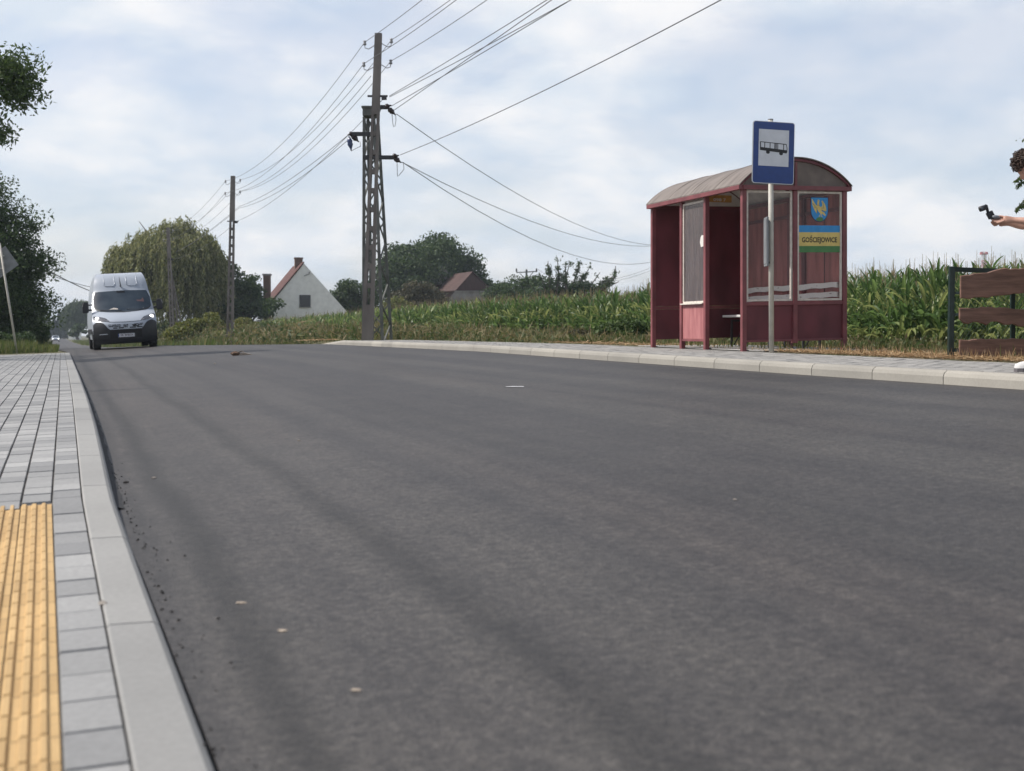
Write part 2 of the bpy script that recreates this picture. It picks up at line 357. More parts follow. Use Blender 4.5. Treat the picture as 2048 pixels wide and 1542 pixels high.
# dark strip along the left kerb: tar edge with the kerb's shadow painted in
bt = MB(); P = []
for i, s in enumerate(np.arange(5.9, 41, .25)):
    wdt = .035 + .02 * random.random(); e0 = float(TL(s)); P.append([(e0 - .001, s, CZ - HL(s) + .014), (e0 + wdt * .6, s, CZ - HL(s) + .008), (e0 + wdt, s, CZ - H(s, e0 + wdt) + .002)])
bt.grid(P); tag(obj('kerb_seal_shadow', bt, M['bitumen_shadow']), kind='structure')

def paving(name, m, rows, s0, s1, zf, bl, bw, ch=.003, gap=.006, stones=None, hgt=.05, off=None, cv=None):
    V = []; Fc = []
    for k, t0 in enumerate(rows):
        t1 = t0 + bw; s = s0 - (random.random() * bl if off is None else off[k % len(off)] * bl)
        while s < s1:
            a0, a1, b0, b1 = t0 + gap / 2, t1 - gap / 2, s + gap / 2, s + bl - gap / 2
            dz = random.uniform(-.0015, .0015); n = len(V); tx = random.uniform(-.002, .002)
            for (a, b) in ((a0, b0), (a1, b0), (a1, b1), (a0, b1)): V.append((a, b, zf(a, b) - .010 + dz))
            for (a, b) in ((a0 + ch, b0 + ch), (a1 - ch, b0 + ch), (a1 - ch, b1 - ch), (a0 + ch, b1 - ch)): V.append((a, b, zf(a, b) + dz))
            Fc += [(n + 4, n + 5, n + 6, n + 7), (n, n + 1, n + 5, n + 4), (n + 1, n + 2, n + 6, n + 5), (n + 2, n + 3, n + 7, n + 6), (n + 3, n, n + 4, n + 7)]
            s += bl
    if cv: V = [(a + float(cv(b)), b, c) for a, b, c in V]
    return npmesh(name, V, Fc, m)
zl = lambda t, s: CZ - float(HK(s)) - .035 * max(0, (.107 - t))
BW = .125
rowsL = [.107 - BW * (k + 1) for k in range(29)]
for nm, rows, a, b in (('sidewalk', rowsL[:1], -3, 42), ('sidewalk_far', rowsL[1:], 6.0, 42)):
    o = paving(nm, M['paving'], rows, a, b, zl, .215, BW, cv=CV); o.name = 'sidewalk'; tag(o, kind='structure')
# bedding under the left blocks
bd = MB(); bd.grid([[(t + float(CV(s)), s, zl(t, s) - .011) for t in (-3.52, -1.5, .1075)] for s in np.arange(-3, 42.6, .5)])
tag(obj('sidewalk_bed', bd, M['joint']), kind='structure')
# yellow tactile plates, ribs run along the kerb
V = []; Fc = []
for k in range(1, 15):
    t0 = .107 - BW * (k + 1)
    s = -2.95
    while s < 5.75:
        for j in range(3):
            a0 = t0 + .003 + j * (BW - .006) / 3; a1 = a0 + (BW - .006) / 3 - .016 - .003 * (j == 2)
            b0, b1 = s + .003, s + .152
            n = len(V)
            for (a, b) in ((a0, b0), (a1, b0), (a1, b1), (a0, b1)): V.append((a, b, zl(a, b) - .005))
            for (a, b) in ((a0 + .005, b0 + .005), (a1 - .005, b0 + .005), (a1 - .005, b1 - .005), (a0 + .005, b1 - .005)): V.append((a, b, zl(a, b) + .0035))
            Fc += [(n + 4, n + 5, n + 6, n + 7), (n, n + 1, n + 5, n + 4), (n + 1, n + 2, n + 6, n + 5), (n + 2, n + 3, n + 7, n + 6), (n + 3, n, n + 4, n + 7)]
        n = len(V)
        for (a, b) in ((t0 + .002, s + .002), (t0 + BW - .002, s + .002), (t0 + BW - .002, s + .153), (t0 + .002, s + .153)): V.append((a, b, zl(a, b) - .0052))
        Fc.append((n, n + 1, n + 2, n + 3))
        s += .155
V = [(a + float(CV(b)), b, c) for a, b, c in V]
tag(npmesh('tactile_paving', V, Fc, M['tactile']), kind='structure')
def kerb(name, tin, tout, zt, s0, s1, ln, side, foot, sm=1.0, m='kerb'):
    k = MB(); s = s0
    while s < s1:
        e = min(s + ln, s1) - .007; P = []
        for i in range(4):
            y = s + .003 + (e - s - .003) * i / 3; z = zt(y); d = abs(tout - tin); sg = 1 if tout > tin else -1
            fz = foot(y) - .04
            prof = [(tin, fz), (tin, z - .006), (tin + sg * .006, z), (tin + sg * (d - .028 * sm - .012), z), (tin + sg * (d - .012), z - .02 * sm), (tin + sg * d, z - .05 * sm), (tin + sg * d, fz)]
            P.append([((a + float(CV(y)) if a < tin + .01 else a + float(CV(y)) + float(KW(y)) - .154) if m == 'kerb' else a, y, b) for a, b in prof])
        b0 = len(k.v); k.grid(P)
        k.f.append(tuple(b0 + j for j in range(7))); k.f.append(tuple(b0 + 21 + j for j in range(7))[::-1])
        s += ln
    return tag(obj(name, k, M[m]), kind='structure')
kerb('kerb', .108, .262, lambda s: CZ - float(HK(s)) + .003, -3, 42, 1.33, 1, lambda s: CZ - float(HL(s)), .55)
def ktop(s):
    b = .115 * np.interp(s, [33.5, 36], [1, .06])
    return CZ - float(HR(s)) + b
kerb('kerb', 7.05, 6.90, ktop, -4, 36.4, 1.0, -1, lambda s: CZ - float(HR(s)), 1.0, 'kerb_r')
zr = lambda t, s: ktop(s) - .004 + .006 * (t - 7.05)
o = paving('sidewalk', M['paving_r'], [7.055 + .1 * k for k in range(18)], -4, 36.3, zr, .2, .1, off=[0, .5]); tag(o, kind='structure')
o = paving('sidewalk', M['paving_r'], [8.86 + .35 * k for k in range(6)], 15.3, 19.2, lambda t, s: zr(8.86, s) + .02, .5, .35, off=[0, .5]); tag(o, kind='structure')
bd = MB(); bd.grid([[(t, s, zr(t, s) - .011) for t in (7.05, 8.87)] for s in np.arange(-4, 36.4, .5)])
bd.grid([[(t, s, zr(8.86, s) + .008) for t in (8.87, 11.0)] for s in np.arange(15.3, 19.3, .5)])
tag(obj('sidewalk_bed', bd, M['joint']), kind='structure')

# ------------------------------------------------------------------ bus shelter
M['maroon'] = mat('maroon_paint', (.12, .024, .032), .55, .28, 3, .15, 30, stretch=(1, 1, .5))
M['maroon_frame'] = mat('faded_frame_paint', (.18, .05, .056), .5, .2, 4, .15, 30)
M['pink'] = mat('faded_pink_panel', (.42, .17, .17), .6, col2=(.30, .10, .105), scale=9, stretch=(2, 2, .3))
M['backwall'] = mat('weathered_back_wall', (.42, .13, .12), .65, col2=(.24, .07, .065), scale=5, stretch=(1.5, 1.5, .25), bump=.1, bscale=20)
M['cream'] = mat('cream_window_frame', (.62, .57, .51), .55, .12, 20)
M['roof'] = mat('dirty_roof_sheet', (.105, .085, .072), .6, col2=(.20, .17, .15), scale=4, stretch=(.6, 3, .6), ramp=(.4, .7), bump=.15, bscale=15)
M['gable'] = mat('grimy_gable_sheet', (.15, .118, .10), .6, .2, 5)
M['pale_sheet'] = mat('pale_sheet', (.62, .60, .56), .6, .12, 4)
M['bench_white'] = mat('peeling_white_paint', (.74, .72, .70), .7, col2=(.25, .20, .18), scale=14, ramp=(.30, .36), stretch=(1, 1, 3))
M['glass'] = glassy('shelter_glass', (.94, .93, .92), .028, .03, (.42, .36, .35))
M['glass_dirty'] = glassy('grimy_glass', (.62, .58, .58), .05, .42, (.19, .155, .15), 26, (3, 3, .12))
M['sticker_blue'] = mat('sticker_blue', (.02, .25, .58), .45, .08, 10)
M['sticker_yellow'] = mat('sticker_yellow', (.66, .50, .15), .45, .08, 10)
M['sticker_green'] = mat('sticker_green', (.06, .20, .055), .45, .1, 10)
M['black'] = mat('black_print', (.012, .012, .014), .5)
M['navy'] = mat('navy_outline', (.01, .03, .09), .5)
gx, gy = 8.78, 15.72
sh = thing('bus_shelter', 'maroon bus shelter with arched roof and glazed sides, behind the bus stop sign', 'bus shelter',
           (gx, gy, CZ - .212), 0)
D, LN, HE = 1.66, 2.93, 2.20       # depth (x), length (y), eave height; whole thing tilts with the ground
TILT = 0.022
def zt(x): return TILT * x
q = .033
def post(x, y, h=HE, w_=.066, name='post', m=None, z0=-.05):
    b = MB(); b.box((x, y, (h + zt(x) + z0) / 2), (w_, w_, h + zt(x) - z0)); return obj(name, b, m or M['maroon_frame'], sh, bevel=.004)
for (x, y) in ((q, q), (q, 1.115), (q, 1.88), (q, LN - q), (D - q, q), (D - q, LN - q), (D / 2, q), (D - q, LN / 2)):
    post(x, y, z0=-.06 if (x, y) != (D / 2, q) else .10)
def beam(x0, y0, x1, y1, z, w_=.055, h=.055, m=None, name='beam'):
    b = MB(); b.bar((x0, y0, z + zt(x0)), (x1, y1, z + zt(x1)), w_, h, side=(0, 0, 1)); return obj(name, b, m or M['maroon_frame'], sh, bevel=.003)
for z in (HE + .028,):
    beam(-.03, -.02, -.03 + .003, LN + .02, z, .06, .07); beam(D + .03, -.02, D + .03, LN + .02, z, .06, .07)
    beam(0, -.008, D, -.008, z, .06, .05); beam(0, LN + .008, D, LN + .008, z, .06, .05)
beam(q * 2, q, D - q * 2, q, .635, .05, .045); beam(q * 2, LN - q, D - 2 * q, LN - q, .635, .05, .05)
beam(q * 2, q, D - q * 2, q, .125, .03, .04)
beam(q, 1.15, q, 1.845, .65, .05, .045); beam(q, 1.15, q, 1.845, .135, .035, .05)
# solid panels
def panel(name, m, x0, y0, x1, y1, z0, z1, th=.012, lab=None):
    b = MB(); d = (Vector((x1, y1, 0)) - Vector((x0, y0, 0))).normalized(); nrm = Vector((-d.y, d.x, 0)) * th
    b.prism([(x0, y0, z0 + zt(x0)), (x1, y1, z0 + zt(x1)), (x1, y1, z1 + zt(x1)), (x0, y0, z1 + zt(x0))], nrm)
    o = obj(name, b, m, sh)
    if lab: o['label'] = lab
    return o
panel('lower_panel', M['maroon'], 2 * q + .002, q, D / 2 - q - .002, q, .14, .612)
panel('lower_panel', M['maroon'], D / 2 + q + .002, q, D - 2 * q - .002, q, .14, .612)
panel('lower_panel', M['pink'], q, 1.15, q, 1.845, .155, .625, lab='sun-bleached pink panel on the road side')
panel('end_wall', M['maroon'], 2 * q, LN - q - .02, D - 2 * q, LN - q - .02, .14, .608)
panel('end_wall', M['maroon'], 2 * q, LN - q - .02, D - 2 * q, LN - q - .02, .662, HE - .004)
panel('back_wall', M['backwall'], D - q, 2 * q, D - q, LN - 2 * q, .14, HE - .02)
b = MB(); b.box((D - q - .03, 1.02, 1.15 + zt(D)), (.05, .07, 2.1)); obj('back_wall_stud', b, M['maroon'], sh)
for (y) in (.5, 2.0):
    b = MB(); b.box((D - q - .016, y, 1.15 + zt(D)), (.012, .012, 2.05)); obj('seam_strip', b, M['maroon'], sh)
beam(D - q - .02, 2 * q, D - q - .02, LN - 2 * q, 1.96, .05, .035)
# windows of the near end and the road side
def window(x0, y0, x1, y1, z0, z1, gm, fw=.028, par=sh, nm='window'):
    d = Vector((x1 - x0, y1 - y0, 0)); ln = d.length; d.normalize(); nrm = Vector((d.y, -d.x, 0)); fr = MB()
    def pt(u, z, o=0): return Vector((x0, y0, 0)) + d * u + nrm * o + Vector((0, 0, z + zt(x0 + d.x * u)))
    for (u0, z_0, u1, z_1) in ((0, z0, ln, z0 + fw), (0, z1 - fw, ln, z1), (0, z0 + fw, fw, z1 - fw), (ln - fw, z0 + fw, ln, z1 - fw)):
        fr.prism([pt(u0, z_0, .012), pt(u1, z_0, .012), pt(u1, z_1, .012), pt(u0, z_1, .012)], nrm * -.024)
    f = obj(nm + '_frame', fr, M['cream'], par)
    gl = MB(); gl.add([pt(fw, z0 + fw), pt(ln - fw, z0 + fw), pt(ln - fw, z1 - fw), pt(fw, z1 - fw)], [(0, 1, 2, 3)])
    obj(nm + '_pane', gl, gm, f); return f, pt, ln
window(2 * q + .006, q, D / 2 - q - .006, q, .668, HE - .012, M['glass'])
wf, wpt, wln = window(D / 2 + q + .006, q, D - 2 * q - .006, q, .668, HE - .012, M['glass'])
window(q, 1.845, q, 1.15, .68, HE - .03, M['glass_dirty'])
b = MB(); b.box((q - .02, 1.497, .672), (.075, .70, .018)); obj('window_sill', b, M['cream'], sh)
# torn white notice stuck on the road side pane
b = MB(); pg = [(.70, 1.50), (.60, 1.49), (.57, 1.56), (.59, 1.63), (.62, 1.66), (.70, 1.66)]
b.prism([(q - .016, 1.15 + (.70 - u) , z) for u, z in pg], (-.002, 0, 0)); obj('torn_notice', b, M['pale_sheet'], sh)
# arched roof
apex = .385
def arch(x):      # roof height above eave for x across the depth
    u = (x + .06) / (D + .12) * 2 - 1; Rr = 1.35; c = math.sqrt(Rr * Rr - 1)
    return HE + .06 + zt(x) + apex * (math.sqrt(max(0, Rr * Rr - u * u)) - c) / (Rr - c)
xs_ = np.linspace(-.06, D + .06, 25)
b = MB(); top = []; bot = []
ys_ = [-.04] + list(np.linspace(0.2, LN - .2, 13)) + [LN + .04]
for y in ys_:
    top.append([(x, y, arch(x) + .014) for x in xs_]); bot.append([(x, y, arch(x)) for x in xs_][::-1])
b.grid(top); b.grid(bot)
for y in (0, -1):
    b.grid([top[y], bot[y][::-1]])
b.grid([[r[0] for r in top], [r[-1] for r in bot]]); b.grid([[r[-1] for r in top], [r[0] for r in bot]])
rf = obj('roof', b, M['roof'], sh)
b = MB()
for y in (.72, 1.46, 2.2):
    b.grid([[(x, y + dy, arch(x) + .014 + (.006 if dy in (-.012, .012) else 0)) for x in xs_] for dy in (-.014, -.012, .012, .014)])
obj('roof_seam', b, M['roof'], rf)
b = MB(); b.grid([[(x, y, arch(x) - .006) for x in xs_] for y in (.01, LN - .01)]); obj('ceiling_sheet', b, M['pale_sheet'], rf)
def archbar(y, name='roof_rib'):
    b = MB(); b.grid([[(x, y + dy, arch(x) + dz) for x in xs_] for dy, dz in ((-.015, -.045), (-.015, -.008), (.015, -.008), (.015, -.045), (-.015, -.045))]); return obj(name, b, M['maroon'], rf)
for y in (.0, LN / 2, LN): archbar(y)
def gable(y, m, name='gable'):
    b = MB(); xi = [x for x in xs_ if .03 < x < D - .03]
    b.prism([(.02, y, HE + .05 + zt(0))] + [(x, y, arch(x) - .03) for x in xi] + [(D - .02, y, HE + .05 + zt(D))], (0, .008, 0)); return obj(name, b, m, sh)
gable(.012, M['gable']); gable(LN - .02, M['pale_sheet'])
b = MB(); b.box((D / 2, -.004, HE + .05 + apex * .48), (.035, .03, apex * .88)); obj('gable_post', b, M['maroon_frame'], sh)
# bench along the back wall
b = MB(); b.box((D - .26, LN / 2 + .0, .475 + zt(D)), (.34, LN - .16, .035)); bs = obj('bench_seat', b, M['bench_white'], sh, bevel=.004)
for z in (.785, .92):
    P = []; b = MB()
    for i in range(20):
        y = .09 + (LN - .18) * i / 19; wob = .008 * sin(i * 1.7) + .006 * sin(i * .6)
        P.append([(D - q - .075, y, z - .038 + wob), (D - q - .05, y, z - .038 + wob), (D - q - .05, y, z + .038 + wob * .5), (D - q - .075, y, z + .038 + wob * .5), (D - q - .075, y, z - .038 + wob)])
    b.grid(P); n = len(b.v); b.f += [(0, 1, 2, 3), (n - 5, n - 4, n - 3, n - 2)]
    obj('bench_back_board', b, M['bench_white'], sh)
for y in (.5, 1.45, 2.6):
    b = MB(); b.bar((D - .40, y, 0), (D - .40, y, .46), .03, .03); b.bar((D - .13, y, 0), (D - .13, y, .46), .03, .03); b.bar((D - .40, y, .44), (D - .13, y, .44), .02, .03); b.bar((D - .36, y, .05), (D - .13, y, .42), .015, .015)
    obj('bench_leg', b, M['dark_metal'], sh)
# stickers on the right window of the near end: name panel and coat of arms
def flat(name, poly, m, o, par, th=.0015):      # poly in (u, z) on the window
    b = MB(); b.prism([wpt(u, z - zt(wpt(u, 0).x), o) + Vector((0, 0, zt(wpt(u, 0).x))) for u, z in poly], (0, th, 0)); return obj(name, b, m, par)
EYE = CZ - (CZ - .212)     # eye above the shelter base
def zpx(py): return (HOR - py) / 146.4 + EYE - .02
u0, u1 = .030, wln - .030
npn = flat('name_panel', [(u0, zpx(489)), (u1, zpx(489)), (u1, zpx(461)), (u0, zpx(461))], M['sticker_yellow'], .005, wf)
flat('blue_stripe', [(u0, zpx(461)), (u1, zpx(461)), (u1, zpx(447)), (u0, zpx(447))], M['sticker_blue'], .005, wf)
flat('green_stripe', [(u0, zpx(502)), (u1, zpx(502)), (u1, zpx(489)), (u0, zpx(489))], M['sticker_green'], .005, wf)
def winM(u, z, o):        # text matrix: local x along the window, local y up, facing -y
    p = wpt(u, z, o); ex = (wpt(u + .1, z, o) - wpt(u - .1, z, o)).normalized(); ez = Vector((0, 0, 1)); n = ex.cross(ez)
    return Matrix(((ex.x, ez.x, n.x, p.x), (ex.y, ez.y, n.y, p.y), (ex.z, ez.z, n.z, p.z), (0, 0, 0, 1)))
uc = (u0 + u1) / 2
obj('lettering', text_mb('GOŚCIEJOWICE', .098, winM(uc, zpx(475.5) - .010, .0062), .0006, .0024, .80), M['black'], wf)
cu_, cw, z1_, z2_ = uc, .142, zpx(389), zpx(440)
def shield(k, o0=0):
    hw = cw * k; zc = (z1_ + z2_) / 2; h2 = (z1_ - z2_) / 2 * k; pts = [(cu_ - hw, zc + h2), (cu_ + hw, zc + h2)]
    for i in range(13):
        a = pi * i / 12; pts.append((cu_ + hw * cos(a), zc - h2 * .10 - h2 * .9 * sin(a)))
    return pts[::-1]
cr = flat('coat_of_arms', shield(1.0), M['navy'], .005, wf)
def fl(name, poly, m, o): return flat(name, [(cu_ + (x - 770) / 465 * cw, z1_ - (y - 205) / 1130 * (z1_ - z2_)) for x, y in poly], m, o, wf)
def add_fl(polys, m, name, o):
    b = MB()
    for poly in polys:
        b.prism([wpt(cu_ + (x - 770) / 465 * cw, z1_ - (y - 205) / 1130 * (z1_ - z2_), o) for x, y in poly], (0, .0008, 0))
    return obj(name, b, m, wf)
b = MB(); b.prism([wpt(u, z, .0062) for u, z in shield(.94)], (0, .0008, 0)); obj('shield_field', b, M['sticker_blue'], wf)
add_fl([[(560, 1225), (640, 1150), (760, 1110), (900, 1130), (985, 1190), (930, 1270), (800, 1305), (680, 1290)]], M['sticker_green'], 'shield_hill', .0072)
bird = [[(640, 560), (760, 590), (830, 680), (870, 800), (910, 900), (915, 1000), (830, 980), (740, 890), (660, 790), (610, 680)],
        [(650, 560), (640, 480), (665, 380), (650, 350), (700, 320), (760, 340), (755, 400), (740, 480), (760, 590)],
        [(625, 600), (560, 540), (480, 440), (400, 320), (350, 290), (375, 420), (380, 520), (430, 660), (500, 790), (560, 880), (625, 960), (640, 790)],
        [(820, 670), (900, 620), (920, 540), (870, 400), (900, 350), (970, 420), (1050, 530), (1110, 680), (1130, 830), (1050, 850), (930, 800), (860, 790)],
        [(910, 850), (1010, 900), (1090, 1010), (1060, 1060), (980, 1010), (900, 930)], [(800, 980), (720, 1110), (740, 1120), (830, 1000)], [(870, 990), (850, 1090), (930, 1110), (890, 1060)]]
add_fl(bird, M['sticker_yellow'], 'shield_eagle', .0082)
add_fl([[(620, 700), (640, 700), (640, 950), (620, 950)], [(480, 660), (610, 680), (610, 692), (480, 674)], [(400, 480), (560, 640), (556, 655), (392, 496)], [(640, 556), (790, 590), (786, 604), (636, 568)],
        [(940, 430), (985, 560), (975, 680), (960, 680), (970, 560), (928, 436)], [(860, 700), (1020, 690), (1020, 702), (860, 714)], [(860, 780), (1080, 860), (1074, 872), (856, 794)], [(690, 350), (725, 350), (725, 366), (690, 366)]], M['navy'], 'eagle_lines', .0092)
# orange notice high on the pale ceiling end, seen through the left window
M['orange'] = mat('orange_notice', (.42, .22, .05), .6, .15, 20)
b = MB(); b.box((.38, LN / 2 - .1, HE + .02), (.40, .006, .105)); nb = obj('orange_notice', b, M['orange'], sh)
Mx = Matrix(((1, 0, 0, .38), (0, 0, -1, LN / 2 - .1045), (0, 1, 0, HE + .0), (0, 0, 0, 1)))
obj('notice_print', text_mb('098 7', .06, Mx, .0005, .001, 1.5), M['pale_sheet'], nb)

# ------------------------------------------------------------------ bus stop sign
M['sign_blue'] = mat('sign_blue', (.012, .045, .20), .35, .08, 12)
M['sign_white'] = mat('sign_white', (.60, .62, .66), .35, .06, 8)
M['pole_grey'] = mat('grey_pole_paint', (.46, .44, .39), .5, .1, 8)
pz = 17.0; p = W(1543, 703, pz); bz = gz(p.x, p.y)
st = thing('bus_stop_sign', 'blue bus stop sign with a black bus symbol on a tall grey pole', 'road sign', (p.x, p.y, CZ - .216), -PHI)
k = pz / F
b = MB(); b.tube([(0, 0, -.1), (-.012, 0, 463 * k)], .034, 16); obj('pole', b, M['pole_grey'], st, smooth=True)
b = MB(); b.tube([(-.012, 0, 463 * k - .0), (-.012, 0, 463 * k + .012)], .036, 16); obj('pole_cap', b, M['grey_back'], st)
def rrect(w_, h, r, n=6):
    pts = []
    for cx, cz_, a0 in ((w_ / 2 - r, h / 2 - r, 0), (-w_ / 2 + r, h / 2 - r, 90), (-w_ / 2 + r, -h / 2 + r, 180), (w_ / 2 - r, -h / 2 + r, 270)):
        for i in range(n + 1): a = R(a0 + 90 * i / n); pts.append((cx + r * cos(a), cz_ + r * sin(a)))
    return pts
rotS = Matrix.Rotation(R(1.2), 4, 'Y') @ Matrix.Rotation(R(14), 4, 'Z')
zc = (703 - 306.5) * k; pc = Vector((.016, -.05, zc))
def splate(name, poly, m, y0, th, par): b = MB(); b.prism([pc + rotS @ Vector((x, y0, z)) for x, z in poly], rotS.to_3x3() @ Vector((0, th, 0))); return obj(name, b, m, par)
W_, H_ = 90 * k, 124 * k
sp = splate('sign_plate', rrect(W_, H_, .035), M['grey_back'], 0, .014, st)
splate('sign_rim', rrect(W_, H_, .035), M['sign_white'], -.0015, .0012, sp)
splate('sign_face', rrect(W_ - .016, H_ - .016, .03), M['sign_blue'], -.0035, .0015, sp)
wy = (306.5 - 297) * k
splate('white_field', [(-.213, wy - .238), (.213, wy - .238), (.213, wy + .238), (-.213, wy + .238)], M['sign_white'], -.005, .0012, sp)
def S(x, y): return ((x - 340) * k / 5.1417 * 1.02, wy - (y - 385) * k / 5.1417)
bus = MB()
def bp_(poly): bus.prism([pc + rotS @ Vector((x, -.0065, z)) for x, z in [S(*a) for a in poly]], rotS.to_3x3() @ Vector((0, .0012, 0)))
bp_([(190, 382), (488, 402), (488, 418), (480, 434), (190, 414)]); bp_([(190, 325), (200, 325), (200, 383), (190, 383)])
bp_([(190, 325), (477, 338), (479, 346), (190, 332)])
for x in (238, 296, 348, 364, 380, 444):
    wq = 7 if x != 348 else 10; bp_([(x - 1, 327 + (x - 190) * .045), (x + wq, 327 + (x - 190) * .045), (x + wq, 390 + (x - 190) * .05), (x - 1, 388 + (x - 190) * .05)])
bp_([(474, 340), (480, 343), (489, 385), (488, 404), (481, 404), (482, 385)])
for cx, cy in ((277, 431), (421, 438)):
    bp_([(cx + 21 * cos(a * pi / 9), cy + 18 * sin(a * pi / 9)) for a in range(18)])
obj('bus_symbol', bus, M['black'], sp)
for zz_ in (zc + .25, zc - .25):
    b = MB(); b.box((.0, -.025, zz_), (.10, .035, .03)); obj('bracket', b, M['galv'], st)
tc_ = (703 - 484) * k
b = MB(); b.box((-.075, -.035, tc_), (.028, .20, 98 * k)); tt = obj('timetable_case', b, M['grey_back'], st, bevel=.006)
b = MB(); b.box((-.0925, -.035, tc_), (.004, .16, 88 * k)); obj('timetable_face', b, M['grey_back'], tt)
for zz_ in (tc_ + .27, tc_ - .27):
    b = MB(); b.box((-.025, 0, zz_), (.09, .05, .025)); obj('clamp', b, M['dark_metal'], tt)

# ------------------------------------------------------------------ poles and wires
def concrete_pole(p, top, w0, w1, dep, name, label, slots=(.12, .73), n=9, hooks=(.0,), rz=-PHI, group='concrete power poles along the road'):
    t = thing(name, label, 'power pole', p, rz, group)
    hgt = top.z; b = MB()
    ax = lambda f: Vector((top.x * f, top.y * f, hgt * f))
    wd = lambda f: w0 + (w1 - w0) * f
    def seg(f0, f1, x0, x1, d=1.0):       # x0,x1 as fraction of half width
        a = ax(f0); c = ax(f1); vs = []
        for (q_, f) in ((a, f0), (c, f1)):
            h_ = wd(f) / 2; dd = (dep * (1 - .35 * f)) * d / 2
            vs += [q_ + Vector((x0 * h_, -dd, 0)), q_ + Vector((x1 * h_, -dd, 0)), q_ + Vector((x1 * h_, dd, 0)), q_ + Vector((x0 * h_, dd, 0))]
        b.add(vs, [(3, 2, 1, 0), (4, 5, 6, 7), (0, 1, 5, 4), (1, 2, 6, 5), (2, 3, 7, 6), (3, 0, 4, 7)])
    s0, s1 = slots
    seg(-.04, s0, -1, 1); seg(s1, 1, -1, 1)
    seg(s0, s1, -1, -.36); seg(s0, s1, .36, 1)
    for i in range(1, n):
        f = s0 + (s1 - s0) * i / n; seg(f - .008, f + .008, -.42, .42, .8)
    obj('shaft', b, M['concrete'], t)
    return t, ax, wd
def hook(par, p0, sgn, r=.14, m='insul_w'):
    b = MB(); pts = [p0 + Vector((sgn * x, 0, z)) for x, z in ((0, .05), (.08, 0), (.16, -.05), (.26, -.02), (.27, .06))]
    b.tube([(Vector(a) - p0) * (r / .14) + p0 for a in pts], .012, 6); h = obj('hook', b, M['insul_w'], par, smooth=True)
    c = p0 + Vector((sgn * .27, 0, .08)) * (r / .14)
    b = MB(); b.lathe([(.0, -.03), (.045, -.02), (.05, .02), (.03, .04), (.045, .07), (.04, .1), (0, .11)], c, n=10); obj('insulator', b, M[m], h, smooth=True)
    return c + Vector((0, 0, .06))
wires = []       # (name, label, [world points], sag)
polespec = [(735, 683, 36.0, (757, 67), 'near'), (459.5, 680, 67.0, (466, 352), 'mid'), (346, 668, 103.0, (336, 455), 'far')]
anch = []
lab = ['tall perforated concrete pole leaning beside the lattice tower', 'slim perforated concrete pole behind the roadside bushes, right of the willow', 'ladder-like concrete pole in front of the weeping willow']
for i, (bx, by, Z, (tx, ty), nm) in enumerate(polespec):
    p = W(bx, HOR, Z); p.z = gz(p.x, p.y); kk = Z / F; bz_ = HOR + (CZ - p.z) / kk
    top = Vector(((tx - bx) * kk, 0, (bz_ - ty) * kk))
    t, ax, wd = concrete_pole(p, top, [.31, .36, .36][i], [.19, .21, .24][i], .25, 'concrete_pole', lab[i], (.115, .735) if i == 0 else (.10, .74), 10 if i == 0 else 13)
    cc = []
    for f, sg in ((.955, -1), (.962, 1), (.885, -1), (.893, 1)):
        q_ = ax(f) + Vector((sg * wd(f) / 2, 0, 0)); c = hook(t, q_, sg); cc.append(Matrix.Rotation(-PHI, 4, 'Z') @ c + p)
    b = MB(); f = .735 if i else .795; a_ = ax(f); b.box(a_ + Vector((.04, -.03, 0)), (wd(f) + .34, .05, .05)); b.box(a_ + Vector((.22, -.03, -.06)), (.14, .10, .08)); obj('crossarm', b, M['dark_metal'], t)
    cc.append(Matrix.Rotation(-PHI, 4, 'Z') @ (a_ + Vector((.28, 0, .02))) + p); anch.append(cc)
    if i == 2:
        for dx_, in ((-.0,), ):
            b = MB(); b.bar((.55, .2, -.1), (top.x + .12, .1, top.z * .72), .12, .12); b.bar((.95, .3, -.1), (top.x + .16, .15, top.z * .66), .10, .10); ob = obj('strut', b, M['concrete'], t)
            for j in range(7):
                b = MB(); f = j / 8; b.bar(ax(.06 + f * .72) + Vector((0, -.02, 0)), Vector((.55 + (top.x + .12 - .55) * (.06 + f * .9), .1, top.z * (.03 + .72 * f))), .04, .04, side=(0, 0, 1))
                obj('strut_rung', b, M['concrete'], t)
# pole of the same row standing out of frame, right beside the viewer: carries the wires
p0 = Vector((8.05, 1.0, gz(8.05, 1.0)))
t, ax, wd = concrete_pole(p0, Vector((.05, 0, 8.6)), .31, .19, .25, 'concrete_pole', 'perforated concrete pole at the pavement nearest the viewer, outside the photo', (.115, .735), 10)
cc = []
for f, sg in ((.955, -1), (.962, 1), (.885, -1), (.893, 1)):
    c = hook(t, ax(f) + Vector((sg * wd(f) / 2, 0, 0)), sg); cc.append(Matrix.Rotation(-PHI, 4, 'Z') @ c + p0)
anch.insert(0, cc)
def wire(name, label, pts, sags, r=.0085, group=None, cat='power line'):
    b = MB(); L_ = []
    for j in range(len(pts) - 1):
        a, c = Vector(pts[j]), Vector(pts[j + 1]); n = 18
        for i in range(n + (1 if j == len(pts) - 2 else 0)):
            u = i / n; q_ = a.lerp(c, u); q_.z -= 4 * sags[j] * u * (1 - u); L_.append(q_)
    b.tube(L_, r, 5); o = obj(name, b, M['wire'], None); tag(o, label, cat, group); return o
nmz = ['left wire of the upper pair strung along the row of concrete poles', 'right wire of the upper pair strung along the row of concrete poles', 'left wire of the lower pair strung along the row of concrete poles', 'right wire of the lower pair strung along the row of concrete poles']
for j in range(4):
    far_ = anch[3][j] + Vector((.2, 40, -.8))
    wire('power_line', nmz[j], [anch[0][j], anch[1][j], anch[2][j], anch[3][j], far_], [.55, .75, .6, .5], .0085, 'wires along the row of concrete poles')
